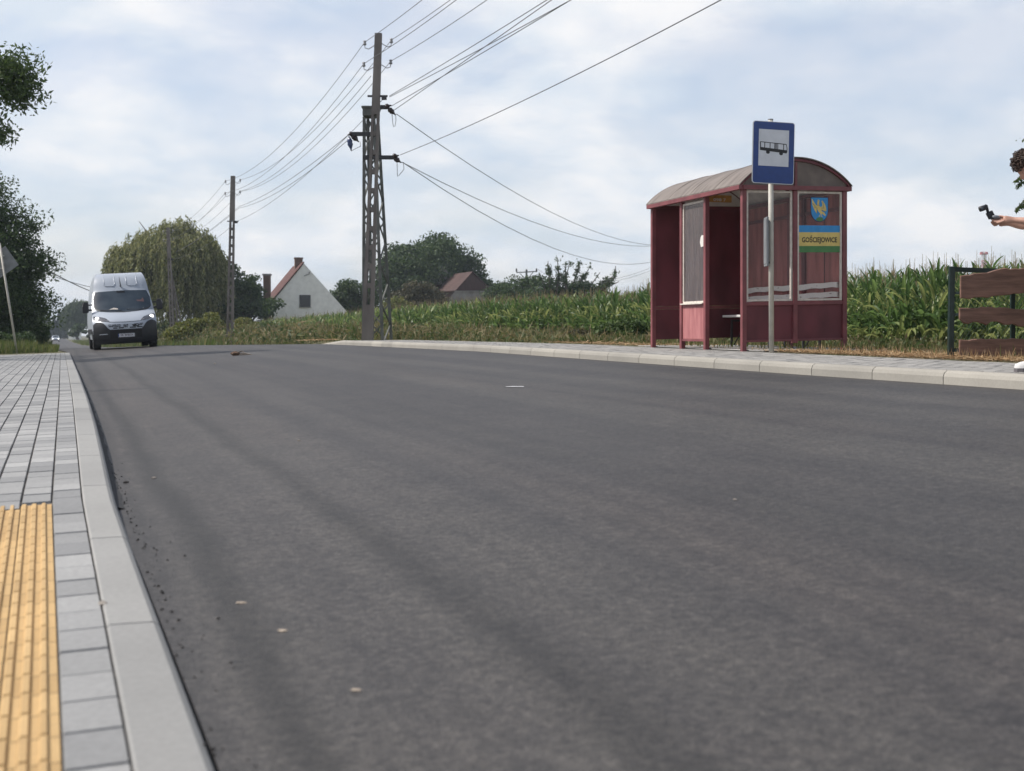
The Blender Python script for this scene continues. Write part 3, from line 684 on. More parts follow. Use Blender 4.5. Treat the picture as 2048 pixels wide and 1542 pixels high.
wire('power_line', 'low wire between the crossarms of the concrete poles', [anch[1][4], anch[2][4], anch[3][4]], [.45, .4], .0085, 'wires along the row of concrete poles')

# lattice tower beside the near pole
Zt = 37.6; kt = Zt / F; pt_ = W(748, HOR, Zt); pt_.z = gz(pt_.x, pt_.y)
tw = thing('lattice_tower', 'tapering grey lattice tower with crossarms, close behind the leaning concrete pole', 'power pole', pt_, -PHI)
def T(px, py, dy=0): return Vector(((px - 748) * kt, dy, (HOR - py) * kt + CZ - pt_.z))
tz = T(748, 228).z
legs = {'a': (T(727, 690, 0), T(727.5, 232, .12)), 'b': (T(766, 690, -.12), T(747, 232, .12)), 'c': (T(736, 690, 1.1), T(732, 232, .5)), 'd': (T(777, 690, .95), T(752, 232, .5))}
for kx, (a, c) in legs.items():
    b = MB(); b.bar(a, c, .085, .085); obj('leg', b, M['concrete_dark'], tw)
br = MB()
for (k1, k2) in (('a', 'b'), ('b', 'd'), ('d', 'c'), ('c', 'a')):
    n = 11
    for i in range(n):
        f0, f1 = i / n, (i + 1) / n
        A, B = (k1, k2) if i % 2 == 0 else (k2, k1)
        br.bar(legs[A][0].lerp(legs[A][1], f0), legs[B][0].lerp(legs[B][1], f1), .04, .04)
obj('bracing', br, M['concrete_dark'], tw)
b = MB(); b.box(T(740, 222, .3), (30 * kt, .6, 17 * kt)); b.box(T(740, 213.5, .3), (34 * kt, .68, .05)); obj('cap', b, M['concrete_dark'], tw)
def arm(x0, x1, y, dy=.1):
    b = MB(); b.bar(T(x0, y, dy), T(x1, y + (.5 if x1 > x0 else 0), dy), .11, .10, side=(0, 0, 1)); b.bar(T(x0, y, dy + .4), T(x1, y, dy + .1), .05, .05); obj('crossarm', b, M['dark_metal'], tw)
def bulb(a, c, m='insul', n=1, r=.085):
    b = MB(); a, c = Vector(a), Vector(c); d = c - a; ln = d.length
    prof = [(.015, -.06), (.03, 0), (r * .7, ln * .1), (r, ln * .3), (r * .8, ln * .45), (r, ln * .6), (r * .7, ln * .8), (.03, ln), (.015, ln + .06)]
    b.lathe(prof, a, d, 10); obj('insulator', b, M[m], tw, smooth=True)
arm(748, 775, 214, .0); arm(748, 704, 267, .1); arm(727, 790, 314.5, .0)
bulb(T(770, 214), T(779, 211.5)); bulb(T(777, 217), T(788, 227))
bulb(T(785, 313), T(794, 311.5)); bulb(T(789, 316), T(799, 323))
bulb(T(698, 268, .1), T(705, 266, .1)); bulb(T(704, 270, .1), T(714, 280, .1)); M['insul_blue'] = mat('insulator_blue', (.04, .06, .14), .3); bulb(T(697.5, 275, .1), T(701, 296, .1), 'insul_blue')
def loop(a, m_, c):
    lp = MB(); lp.tube([T(*a), T(a[0] * .7 + m_[0] * .3, m_[1] * .6 + a[1] * .4), T(m_[0] - 1, m_[1]), T(m_[0] + 2, m_[1] - 2), T(c[0] + 1, (m_[1] + c[1]) / 2), T(*c)], .009, 5); obj('jumper_wire', lp, M['wire'], tw, smooth=True)
loop((784, 226), (788, 254), (791, 228)); loop((794, 322), (796, 353), (807, 324)); loop((701, 300), (704, 302), (720, 283))
# pole out of frame on the right where the crossing line goes
def TW(px, py, dy=0): return Matrix.Rotation(-PHI, 4, 'Z') @ T(px, py, dy) + pt_
Zr = 9.5; pr = W(3010, HOR, Zr); pr.z = gz(pr.x, pr.y)
t, ax, wd = concrete_pole(pr, Vector((0, 0, 8.2)), .31, .19, .25, 'concrete_pole', 'perforated concrete pole beyond the right edge of the photo, end of the crossing line', (.115, .735), 10)
def through(A, px0, Zb=9.6):   # end point at depth Zb on the image line from A through (px0, 0)
    v = A - Vector((0, 0, CZ)); Xa = v.dot(RIGHT); Za = v.dot(FWD); ax_, ay_ = 1024 + F * Xa / Za, HOR - F * v.z / Za
    return ax_, ay_
cross = [((779, 192), (1085, -6), .12, 'top wire of the bundle fanning up to the right from the leaning pole'), ((779, 194), (1070, 30), .10, 'second wire of the bundle fanning up to the right from the leaning pole'),
         ((783, 212), (1128, 0), .08, 'third wire of the bundle fanning up to the right, from the upper crossarm'), ((786, 222), (1100, 0), .02, 'lowest wire of the bundle fanning up to the right, from the upper crossarm'),
         ((800, 310), (1378, 0), .28, 'single long wire crossing the sky to the upper right corner')]
for (a, b_, sg, lb) in cross:
    A = TW(*a); sl = (b_[1] - a[1]) / (b_[0] - a[0]); xe = 2900; ye = a[1] + sl * (xe - a[0]); B = W(xe, ye, Zr)
    wire('power_line', lb, [A, B], [sg], .0095, 'wires of the line crossing the road')
# distant pole behind the shelter, hidden end of the line
pd_ = W(1395, HOR, 100); pd_.z = gz(pd_.x, pd_.y)
t, ax, wd = concrete_pole(pd_, Vector((0, 0, 8.6)), .36, .24, .25, 'concrete_pole', 'distant concrete pole hidden behind the bus shelter', (.115, .735), 10)
for (a, e, sg, lb) in (((793, 228), (1405, 474), 1.9, 'wire sagging from the upper crossarm to behind the bus shelter'), ((803, 324), (1400, 468), 1.6, 'upper of the two wires sagging from the low crossarm to behind the bus shelter'), ((806, 325), (1400, 472), 2.55, 'lower of the two wires sagging from the low crossarm to behind the bus shelter')):
    A = TW(*a); B = W(e[0], e[1], 100); wire('power_line', lb, [A, B], [sg], .012, 'wires sagging down behind the bus shelter')
# line going left from the tower's left arm
for (a, e, sg, lb) in (((699, 268), (478, 413), .25, 'upper wire from the left crossarm towards the far poles'), ((703, 274), (478, 416), .35, 'lower wire from the left crossarm towards the far poles')):
    A = TW(*a); B = W(e[0], e[1], 67); C_ = W(350, 505, 103); wire('power_line', lb, [A, B, C_], [sg, .2], .0095, 'wires from the left crossarm')
A = TW(735, 215); wire('power_line', 'wire from the tower top rising to the right behind the pole', [W(478, 383, 67), W(742, 152, 36.4)], [.6], .0085, 'wires along the row of concrete poles')

# T-shaped far pole in the orchard and its wires
pT = W(1053, HOR, 150); pT.z = gz(pT.x, pT.y); kT = 150 / F
t = thing('crossarm_pole', 'far T-shaped power pole rising from the dark bushes', 'power pole', pT, -PHI)
zT = lambda y: (HOR - y) * kT + CZ - pT.z
b = MB(); b.bar((0, 0, 0), (0, 0, zT(539)), .22, .22); obj('shaft', b, M['concrete_dark'], t)
b = MB(); b.bar((-20 * kT, 0, zT(545)), (20 * kT, 0, zT(543)), .12, .12, side=(0, 0, 1)); b.bar((-13 * kT, 0, zT(547)), (0, 0, zT(560)), .08, .08); b.bar((13 * kT, 0, zT(545)), (0, 0, zT(560)), .08, .08); obj('crossarm', b, M['concrete_dark'], t)
for x in (-20, 20):
    b = MB(); b.bar((x * kT, 0, zT(544)), (x * kT, 0, zT(537)), .16, .16); obj('insulator', b, M['insul'], t)
for (y0, y1, lb) in ((537, 510, 'upper thin wire from the far T-shaped pole to behind the shelter'), (539, 517, 'lower thin wire from the far T-shaped pole to behind the shelter')):
    wire('power_line', lb, [W(1073, y0, 150), W(1400, y1 - 26, 100)], [2.2], .014, 'wires from the far T-shaped pole')

# cables crossing above the road on the left, and the thin radio mast on the right
for (y0, y1, lb, r) in ((500, 600, 'thick dark cable running down left of the van', .03), (520, 578, 'thin cable running down left of the van', .02)):
    wire('power_line', lb, [W(30, y0, 60), W(255, y1, 110)], [.5], r, 'cables left of the van')
pm = W(1968, HOR, 600); pm.z = gz(pm.x, pm.y); km = 600 / F
t = thing('radio_mast', 'distant red and white radio mast above the maize', 'mast', pm, -PHI)
M['mast_w'] = mat('mast_white', (.75, .73, .72), .6); M['mast_r'] = mat('mast_red', (.45, .12, .10), .6)
zM = lambda y: (HOR - y) * km + CZ - pm.z
for j, (y0, y1) in enumerate(((690, 560), (560, 535), (535, 520), (520, 508))):
    b = MB(); w0 = (3.2 if y1 < 530 else 2.2) * km
    for sx in (-1, 1):
        for sy in (-1, 1): b.bar((sx * w0, sy * w0, zM(y0)), (sx * w0, sy * w0, zM(y1)), .30, .30)
    n = max(1, int((y0 - y1) / 5))
    for i in range(n):
        za_, zb_ = zM(y0) + (zM(y1) - zM(y0)) * i / n, zM(y0) + (zM(y1) - zM(y0)) * (i + 1) / n
        b.bar((-w0, -w0, za_), (w0, -w0, zb_), .22, .22); b.bar((w0, -w0, za_), (-w0, -w0, zb_), .22, .22)
    obj('mast_section', b, M['mast_r'] if j % 2 == 0 else M['mast_w'], t)
b = MB(); b.box((0, 0, zM(508)), (13 * km, 3, .5)); b.box((-5 * km, 0, zM(506)), (1, 1, 1)); b.box((5 * km, 0, zM(506)), (1, 1, 1)); obj('platform', b, M['mast_r'], t)
b = MB(); b.bar((-2 * km, 0, zM(508)), (-2 * km, 0, zM(503)), .8, .8); obj('antenna', b, M['mast_w'], t)

# ------------------------------------------------------------------ vegetation helpers
def leaves(C, size, asp=.5, droop=0.0, rg=rng, up=.0):
    """C: N x 3 centres -> rhombic leaves (4 verts each)"""
    n = len(C); a = rg.normal(size=(n, 3)); a[:, 2] = a[:, 2] * (1 - up) - droop
    a /= np.linalg.norm(a, axis=1)[:, None]; b = rg.normal(size=(n, 3)); b -= a * (a * b).sum(1)[:, None]; b /= np.linalg.norm(b, axis=1)[:, None]
    s = size * rg.uniform(.6, 1.3, n)[:, None]
    V = np.stack([C - a * s * .5, C + b * s * asp * .5 + a * s * .05, C + a * s * .5, C - b * s * asp * .5 + a * s * .05], 1)
    return V.reshape(-1, 3)
def quads(n): return np.arange(n * 4).reshape(-1, 4)
def trunk_mb(base, top, r0, r1, limbs, rg):
    b = MB(); base = Vector(base); top = Vector(top); n = 6
    pts = [base.lerp(top, i / n) + Vector((rg.normal() * r0 * .5, rg.normal() * r0 * .5, 0)) * (i > 0) for i in range(n + 1)]
    b.tube(pts, [r0 + (r1 - r0) * (i / n) ** .8 for i in range(n + 1)], 9)
    for l in limbs:
        l = Vector(l); f = rg.uniform(.35, .95); q_ = base.lerp(top, f); m_ = q_.lerp(l, .5) + Vector((0, 0, (l - q_).length * .10))
        r = (r0 + (r1 - r0) * f) * .5; b.tube([q_, m_, l], [r, r * .6, r * .2], 5)
    return b
def tree(name, label, base, ells, n, lsize, m, clump=.9, asp=.5, trunk=(.25, .08), group=None, seed=1, flat=.6, nclump=None, droop=0.0, shell=.35, cat='tree', bark='bark', vexp=.8):
    """ells: list of (centre, radii) ellipsoids of the crown, world coordinates"""
    rg = np.random.default_rng(seed); root = thing(name, label, cat, base, 0, group); B = np.array(base)
    vol = np.array([e[1][0] * e[1][1] * e[1][2] for e in ells]) ** vexp; vol /= vol.sum()
    nc = nclump or max(14, int(n / 160)); cs = []
    for e, v in zip(ells, vol):
        k = max(4, int(nc * v)); d = rg.normal(size=(k, 3)); d /= np.linalg.norm(d, axis=1)[:, None]
        r = rg.uniform(shell, 1.0, k) ** .55; r *= rg.uniform(.82, 1.10, k)
        cs.append(np.array(e[0]) + d * r[:, None] * np.array(e[1]))
    cs = np.concatenate(cs); cl = clump * rg.uniform(.5, 1.35, len(cs))
    w_ = cl ** 2; idx = rg.choice(len(cs), n, p=w_ / w_.sum())
    d = rg.normal(size=(n, 3)); d /= np.linalg.norm(d, axis=1)[:, None]; rr = rg.uniform(0, 1, n) ** .45
    C = cs[idx] + d * (rr * cl[idx])[:, None] * np.array([1, 1, flat])
    C[:, 2] = np.maximum(C[:, 2], B[2] + .05)
    V = leaves(C - B, lsize, asp, droop, rg)
    npmesh('crown', V, quads(n), m, root)
    top = Vector(ells[0][0]) - Vector(base); top = Vector((top.x * .8, top.y * .8, top.z))
    sel = rg.choice(len(cs), min(len(cs), 26), replace=False)
    obj('trunk', trunk_mb((0, 0, -.2), top, trunk[0], trunk[1], [cs[i] - B for i in sel], rg), M[bark], root, smooth=True)
    return root
M['bark'] = mat('bark', (.085, .07, .055), .9, .35, 9, .6, 25, stretch=(1, 1, .2))
M['leaf_dark'] = foliage('leaf_dark', [(.020, .042, .014), (.04, .075, .024), (.075, .115, .035)], .25)
M['leaf_mid'] = foliage('leaf_mid', [(.028, .055, .014), (.05, .088, .022), (.085, .125, .035)], .3)
M['leaf_yel'] = foliage('leaf_yellow_green', [(.06, .085, .016), (.12, .145, .03), (.19, .18, .05), (.09, .12, .03)], .3)
M['leaf_willow'] = foliage('leaf_willow', [(.07, .09, .03), (.14, .16, .055), (.28, .28, .13), (.17, .18, .07)], .35)
M['leaf_brown'] = foliage('leaf_brownish', [(.04, .045, .02), (.07, .065, .03), (.10, .085, .045)], .2)
M['leaf_conifer'] = foliage('needles', [(.015, .03, .018), (.025, .045, .025)], .1)
M['corn_leaf'] = foliage('maize_leaf', [(.04, .08, .024), (.08, .145, .042), (.15, .22, .07), (.27, .30, .11)], .4, .42)
M['tassel'] = foliage('maize_tassel', [(.26, .21, .12), (.36, .30, .18)], .2, .8)
M['grass'] = foliage('grass_green', [(.05, .085, .02), (.09, .12, .03), (.17, .16, .07)], .35)
M['grass_dry'] = foliage('grass_dry', [(.10, .105, .04), (.17, .15, .07), (.27, .21, .11), (.09, .11, .035)], .3)
M['straw'] = foliage('straw', [(.30, .19, .09), (.45, .31, .17), (.22, .13, .06), (.55, .42, .26)], .15, .8)
M['weed_leaf'] = foliage('weed_leaf', [(.04, .06, .018), (.07, .095, .028), (.12, .125, .045), (.17, .135, .07), (.05, .085, .022), (.06, .09, .025)], .3)
def G3(x, y): return np.array([x, y, gz(x, y)])

# ------------------------------------------------------------------ maize
def corn_arrays(rg, hgt=1.62, nl=11, seg=6, wid=.085, tas=True, two=True):
    V = []; Fc = []; TV = []; TF = []
    def ad(vs, fs, V_, F_): n = len(V_); V_.extend(vs); F_.extend([[n + i for i in f] for f in fs])
    lean = rg.normal(size=2) * .03
    sx = lambda z: (lean[0] * z * z, lean[1] * z * z)
    r0 = .016
    for z0, z1, ra, rb in ((0, hgt * .5, r0, .012), (hgt * .5, hgt * .95, .012, .006)):
        a = [(sx(z0)[0] + ra * cos(2 * pi * k / 4), sx(z0)[1] + ra * sin(2 * pi * k / 4), z0) for k in range(4)]
        c = [(sx(z1)[0] + rb * cos(2 * pi * k / 4), sx(z1)[1] + rb * sin(2 * pi * k / 4), z1) for k in range(4)]
        ad(a + c, [[k, (k + 1) % 4, 4 + (k + 1) % 4, 4 + k] for k in range(4)], V, Fc)
    a0 = rg.uniform(0, 2 * pi)
    for i in range(nl):
        f = (i + .5) / nl; z = hgt * (.10 + .82 * f); az = a0 + (i % 2) * pi + rg.normal() * .5
        ln = (.62 + .28 * sin(pi * min(1, f * 1.1))) * rg.uniform(.75, 1.1) * (1 - .38 * f); el = R(rg.uniform(50, 70) + 16 * f) ; w0 = wid * rg.uniform(.75, 1.2) * (1 - .3 * f)
        curl = rg.uniform(1.5, 2.7) * (1 - .62 * f); p = np.array([*sx(z), z]); dirh = np.array([cos(az), sin(az), 0]); sd_ = np.array([-sin(az), cos(az), 0]); pts = []
        tw_ = rg.normal() * .5
        for j in range(seg + 1):
            u = j / seg; wv = w0 * (np.interp(u, [0, .12, .45, .8, 1], [.35, .8, 1, .6, .03])); ang = el - curl * u ** 1.3
            s2 = sd_ * cos(tw_ * u) + np.array([0, 0, 1]) * sin(tw_ * u)
            e = p + s2 * wv / 2; g_ = p - s2 * wv / 2
            if two: pts += [tuple(e), tuple(p - np.array([0, 0, wv * .28])), tuple(g_)]
            else: pts += [tuple(e), tuple(g_)]
            p = p + (dirh * cos(ang) + np.array([0, 0, 1]) * sin(ang)) * ln / seg
        k = 3 if two else 2
        ad(pts, [[j * k + m_, j * k + m_ + 1, (j + 1) * k + m_ + 1, (j + 1) * k + m_] for j in range(seg) for m_ in range(k - 1)], V, Fc)
    if tas:
        p = np.array([*sx(hgt * .92), hgt * .92])
        for i in range(4):
            az = rg.uniform(0, 2 * pi); sp_ = 0.0 if i == 0 else rg.uniform(.12, .4); ln = rg.uniform(.10, .20) if i else .40
            d = np.array([cos(az) * sp_, sin(az) * sp_, 1.0]); d /= np.linalg.norm(d); b0 = p + np.array([0, 0, .06 * (i > 0)]); e = b0 + d * ln; s2 = np.array([-sin(az), cos(az), 0]) * .0055; s3 = np.array([cos(az), sin(az), 0]) * .0055
            for q_ in (s2, s3): ad([tuple(b0 - q_), tuple(b0 + q_), tuple(e + q_ * .6), tuple(e - q_ * .6)], [[0, 1, 2, 3]], TV, TF)
    return np.array(V), np.array(Fc), np.array(TV), np.array(TF)
FRONT = lambda s: 16.2 + .4 * sin(s * .35) + .2 * sin(s * 1.1) - (1.2 if s < 30 else 0) * np.interp(s, [14, 26, 30], [1, 1, 0])
spots = []
rg = np.random.default_rng(11)
for r_i in range(9):
    s = 9.0
    while s < 165:
        s += rg.uniform(.14, .22) * (1.0 if s < 70 else 1.7)
        x = FRONT(s) + r_i * .72 + rg.normal() * .07
        hs = rg.uniform(.88, 1.14) * (1 + .015 * r_i) * np.interp(s, [0, 28, 60, 165], [.84, .92, 1.0, 1.08])
        spots.append((x, s, hs, rg.uniform(0, 2 * pi), r_i))
# sort by size in the picture: nearest, front rows first, only where the frame sees them
def pxof(x, y): 
    X = x * CP - y * SP; Z = x * SP + y * CP; return 1024 + F * X / Z, Z
vis = []
for i, (x, y, hs, a, r_i) in enumerate(spots):
    px, Z = pxof(x, y)
    if 690 < px < 2060 and r_i <= 1: vis.append((Z + r_i * 3 + (60 if 1300 < px < 1700 else 0), i))
vis.sort(); near_ids = set(i for _, i in vis[:290])
variants = []
for k in range(6):
    rg2 = np.random.default_rng(100 + k); V, Fc, TV, TF = corn_arrays(rg2, 1.55, 13, 7, .10)
    root = thing('maize_plant', 'green maize plant with a pale tassel in the front rows at the field edge', 'maize', (0, 0, 0), 0, 'maize plants along the field edge')
    npmesh('stalk_and_leaves', V, Fc, M['corn_leaf'], root); npmesh('tassel', TV, TF, M['tassel'], root)
    variants.append([root, False])
lo = [corn_arrays(np.random.default_rng(200 + k), 1.58, 10, 4, .11, True, False) for k in range(8)]
AV = []; AF = []; BV = []; BF = []; na = nb_ = 0
for i, (x, y, hs, a, r_i) in enumerate(spots):
    if i in near_ids:
        k = i % 6; rt, used = variants[k]
        o = rt if not used else copy_tree(rt)
        variants[k][1] = True
        o.location = (x, y, gz(x, y) - .02); o.rotation_euler = (0, 0, a); o.scale = (hs, hs, hs)
    else:
        V, Fc, TV, TF = lo[i % 8]; c, s_ = cos(a), sin(a); Rm = np.array([[c, -s_, 0], [s_, c, 0], [0, 0, 1]]) * hs; o3 = G3(x, y) - np.array([0, 0, .02])
        AV.append(V @ Rm.T + o3); AF.append(Fc + na); na += len(V)
        BV.append(TV @ Rm.T + o3); BF.append(TF + nb_); nb_ += len(TV)
mf = npmesh('maize_field', np.concatenate(AV), np.concatenate(AF), M['corn_leaf']); tag(mf, kind='stuff')
tf_ = npmesh('tassels', np.concatenate(BV), np.concatenate(BF), M['tassel'], mf); tag(tf_, kind='stuff')

# ------------------------------------------------------------------ grass, weeds, straw
def blades(name, n, sampler, h0, h1, wd, m, seed, lean=.35, fall=False, hf=None):
    rg = np.random.default_rng(seed); V = np.zeros((n, 4, 3), np.float32)
    for i in range(n):
        x, y = sampler(rg); z = gz(x, y); h = rg.uniform(h0, h1) * (hf(x, y) if hf else 1); a = rg.uniform(0, 2 * pi)
        if fall:
            d = np.array([cos(a), sin(a), rg.uniform(-.05, .28)]) * h; b = np.array([x, y, z + rg.uniform(.004, .03)])
        else:
            d = np.array([cos(a) * lean * rg.uniform(.2, 1), sin(a) * lean * rg.uniform(.2, 1), 1.0]) * h; b = np.array([x, y, z - .02])
        a2 = rg.uniform(0, pi); s_ = np.array([cos(a2), sin(a2), 0]) * wd * rg.uniform(.5, 1.2)
        V[i] = [b - s_ * .5, b + s_ * .5, b + d * .6 + s_ * .4 , b + d]
    o = npmesh(name, V, quads(n), m); tag(o, kind='stuff'); return o
def wh(x, y):
    return np.interp(y, [15, 20, 30, 40, 70, 110], [.12, .15, .20, .42, .9, 1.1]) * (.45 + .55 * (.5 + .5 * np.sin(x * 1.9 + y * .43 + 1.2 * np.sin(y * .9))) + .35 * (.5 + .5 * np.sin(y * 2.3 + x * 3.1)))
def weedmass(name, n, x0, x1, y0, y1, size, m, seed, droop=0.0, asp=.35, zmul=1.0, xpow=1.0):
    rg = np.random.default_rng(seed); x = x0 + (x1 - x0) * rg.uniform(0, 1, n) ** xpow; y = rg.uniform(y0, y1, n); hh_ = wh(x, y) * zmul
    z = np.array([gz(a, b) for a, b in zip(x, y)]) + hh_ * rg.uniform(0, 1, n) ** 1.1
    return tag(npmesh(name, leaves(np.stack([x, y, z], 1), size, asp, droop, rg, -1.0), quads(n), m), kind='stuff')
weedmass('weeds', 26000, 9.3, 16.8, 21, 62, .13, M['weed_leaf'], 3)
weedmass('weeds', 26000, 7.3, 16.8, 38, 125, .22, M['weed_leaf'], 4)
weedmass('weeds', 9000, 9.3, 16.5, 20, 62, .30, M['grass_dry'], 5, asp=.07, zmul=1.25)
weedmass('weeds', 9000, 7.3, 16.5, 38, 125, .45, M['grass_dry'], 6, asp=.08, zmul=1.2)
weedmass('weeds', 9000, 12.4, 16.6, 10, 24, .11, M['weed_leaf'], 8, zmul=1.3, xpow=.6)
blades('grass', 3500, lambda r: (r.uniform(9.5, 16.5), r.uniform(8, 24)), .06, .22, .02, M['grass'], 5)
blades('grass', 2500, lambda r: (r.uniform(8.95, 15), r.uniform(6, 21)), .05, .16, .012, M['grass_dry'], 6)
def straw_s(r):
    y = r.uniform(6.5, 24); x = 9.0 + abs(r.normal()) * 1.6
    if 15.4 < y < 19.3 and x < 10.9: x = r.uniform(8.9, 9.6) if r.uniform() < .02 else 11.0 + abs(r.normal()) * 1.0
    return x, y
blades('straw_litter', 11000, straw_s, .05, .22, .022, M['straw'], 7, fall=True)
blades('straw_litter', 700, lambda r: (9.05 + abs(r.normal()) * .2, r.uniform(8, 14.5)), .06, .17, .012, M['straw'], 10, lean=.6)
blades('straw_litter', 6000, lambda r: (9.0 + abs(r.normal()) * .8, r.uniform(8, 15.3)), .04, .14, .026, M['straw'], 15, fall=True)
blades('straw_litter', 900, lambda r: (8.82 + abs(r.normal()) * .25, r.uniform(9, 15.5)), .04, .16, .018, M['straw'], 8, fall=True)
blades('straw_litter', 500, lambda r: (r.uniform(6.95, 7.6) + 0, r.uniform(36.6, 41)), .05, .2, .03, M['straw'], 9, fall=True)
# left verge beyond the end of the pavement and the far meadow
blades('grass', 12000, lambda r: (r.uniform(-3.8, -.1) , r.uniform(43.5, 62)), .15, .5, .035, M['grass'], 12, hf=lambda x, y: 1.0 if x < -.9 else .6)
blades('grass', 14000, lambda r: ((lambda y: (TL(y) - r.uniform(.1, 5), y))(r.uniform(60, 200))), .2, .6, .07, M['grass'], 13)
blades('grass', 22000, lambda r: ((lambda y: (TR(y) + r.uniform(.2, 14), y))(r.uniform(60, 330))), .2, .6, .12, M['grass'], 14)

# ------------------------------------------------------------------ trees
def E(px, py, Z, rx, ry, dz=0): # ellipsoid from pixel centre and pixel radii
    c = W(px, py, Z + dz); k = Z / F; return (tuple(c), (rx * k, rx * k, ry * k))
def TB(px, Z): p = W(px, HOR, Z); return (p.x, p.y, gz(p.x, p.y))
tree('locust_tree', 'large dark tree with feathery leaves overhanging the left side of the road', TB(-60, 56),
     [E(-60, 520, 56, 110, 90), E(-90, 430, 56, 85, 75, 1), E(-40, 560, 56, 110, 80, 0), E(35, 470, 56, 55, 42, 1), E(45, 545, 57, 50, 50, 2), E(10, 620, 57, 75, 50, 1), E(-10, 660, 57, 80, 36, 1), E(82, 615, 60, 20, 36, 2), E(60, 520, 56, 40, 22, 1), E(-25, 405, 56, 45, 52, 1), E(-60, 370, 56, 50, 40, 1)],
     70000, .17, M['leaf_dark'], .9, .45, (.35, .12), seed=21, nclump=430, shell=.3)
tree('locust_tree', vexp=.35, label='nearer feathery-leaved tree whose branch hangs in at the upper left corner', base=TB(-440, 33),
     ells=[E(-300, 60, 31, 150, 120), E(-420, 200, 33, 230, 150, 1), E(-70, 150, 31, 85, 52), E(5, 165, 30.5, 62, 42), E(-30, 262, 31, 44, 34), E(45, 190, 30.5, 30, 34), E(22, 130, 30.5, 46, 30)],
     n=19000, lsize=.15, m=M['leaf_mid'], clump=.55, asp=.34, trunk=(.30, .10), seed=22, nclump=260, shell=.25, flat=.5)
# weeping willow
def willow(label, base, tops, n_str, seed, zend, lsz=.20, nm='weeping_willow', m='leaf_willow'):
    rg = np.random.default_rng(seed); root = thing(nm, label, 'tree', base); B = np.array(base); C = []; D_ = []
    vol = np.array([e[1][0] for e in tops]); vol = vol / vol.sum()
    for i in range(n_str):
        c, r = tops[rg.choice(len(tops), p=vol)]; d = rg.normal(size=3); d[2] = abs(d[2]) * .9 + .05; d /= np.linalg.norm(d); s0 = np.array(c) + d * np.array(r) * rg.uniform(.5, 1.16)
        ln = min(s0[2] - B[2] - zend, rg.uniform(1.5, 4.8)); out_ = (s0 - np.array(c)) * np.array([1, 1, 0]); nn = np.linalg.norm(out_) + 1e-6; out_ /= nn
        k = int(max(4, ln / .11)); u = np.sort(rg.uniform(0, 1, k)); sway = rg.normal() * .25 + .2
        s0 = s0 + np.array([0, 0, 1.0]) * max(0, rg.normal() * .35); P_ = s0[None] + np.outer(np.sin(u * 2.2) * .8 + .1, out_) - np.outer(u * ln, [0, 0, 1]) + np.outer(np.sin(u * 3) * sway * .5, RIGHT) + rg.normal(size=(k, 3)) * .07
        C.append(P_); dv = np.tile(np.array([0, 0, -1.0]), (k, 1)) + rg.normal(size=(k, 3)) * .38 + out_ * .2; dv[:2] += out_ * 1.0; D_.append(dv)
    C = np.concatenate(C) - B; D_ = np.concatenate(D_); D_ /= np.linalg.norm(D_, axis=1)[:, None]; n = len(C)
    b = rg.normal(size=(n, 3)); b -= D_ * (D_ * b).sum(1)[:, None]; b /= np.linalg.norm(b, axis=1)[:, None]; s = lsz * rg.uniform(.6, 1.35, n)[:, None]
    V = np.stack([C - D_ * s * .5, C + b * s * .14, C + D_ * s * .5, C - b * s * .14], 1)
    npmesh('crown', V, quads(n), M[m], root)
    limbs = [np.array(tops[rg.choice(len(tops))][0]) - B + rg.normal(size=3) * 1.2 for _ in range(16)]
    obj('trunk', trunk_mb((0, 0, -.2), np.array(tops[0][0]) - B, .45, .18, limbs, rg), M['bark'], root, smooth=True)
    return root
willow('broad weeping willow with hanging strands, behind the white van', TB(350, 118),
       [E(340, 505, 118, 80, 46), E(280, 525, 118, 44, 40), E(395, 530, 119, 42, 52), E(335, 580, 119, 100, 60), E(415, 590, 120, 32, 60), E(343, 462, 118, 24, 18), E(268, 560, 118, 34, 42), E(385, 486, 118, 36, 26), E(245, 510, 118, 20, 16), E(292, 482, 118, 20, 16), E(415, 500, 118, 18, 14), E(366, 456, 118, 14, 10)], 3800, 31, .6, .36)
tree('round_tree', 'dark tree peeking out behind the right side of the willow', TB(455, 128), [E(452, 560, 128, 28, 55), E(470, 610, 128, 26, 40)], 7000, .30, M['leaf_dark'], 1.1, .6, seed=32)
tree('garden_tree', 'dark green tree between the second concrete pole and the brick chimney stack', TB(500, 120), [E(500, 600, 120, 26, 48), E(508, 568, 120, 14, 28), E(540, 622, 118, 26, 22), E(480, 620, 119, 30, 24)], 9000, .26, M['leaf_dark'], .9, .6, seed=33)
tree('broad_tree', 'big round dark green tree right of the lattice tower', TB(860, 172),
     [E(850, 545, 160, 82, 70), E(800, 560, 160, 48, 62), E(880, 505, 160, 48, 36), E(925, 560, 161, 48, 52), E(955, 580, 161, 32, 28), E(790, 510, 160, 28, 30)], 42000, .36, M['leaf_dark'], 1.7, .6, (.6, .2), seed=34, nclump=260)
tree('brown_shrub', 'low brownish shrub in front of the big round tree and the barn', TB(845, 140), [E(842, 594, 140, 42, 24), E(872, 600, 140, 18, 16), E(810, 602, 140, 24, 16)], 11000, .26, M['leaf_brown'], 1.0, .6, seed=35, cat='shrub')
tree('garden_tree', 'green tree just left of the lattice tower, beside the white gable', TB(702, 135), [E(706, 598, 135, 26, 36), E(672, 600, 135, 14, 22), E(738, 600, 137, 22, 30)], 9000, .28, M['leaf_dark'], 1.0, .6, seed=36)
tree('golden_shrub', 'yellowish shrub showing above the maize right of the lattice tower', TB(795, 130), [E(795, 612, 130, 26, 12)], 2500, .24, M['leaf_yel'], .9, .6, seed=37, cat='shrub')
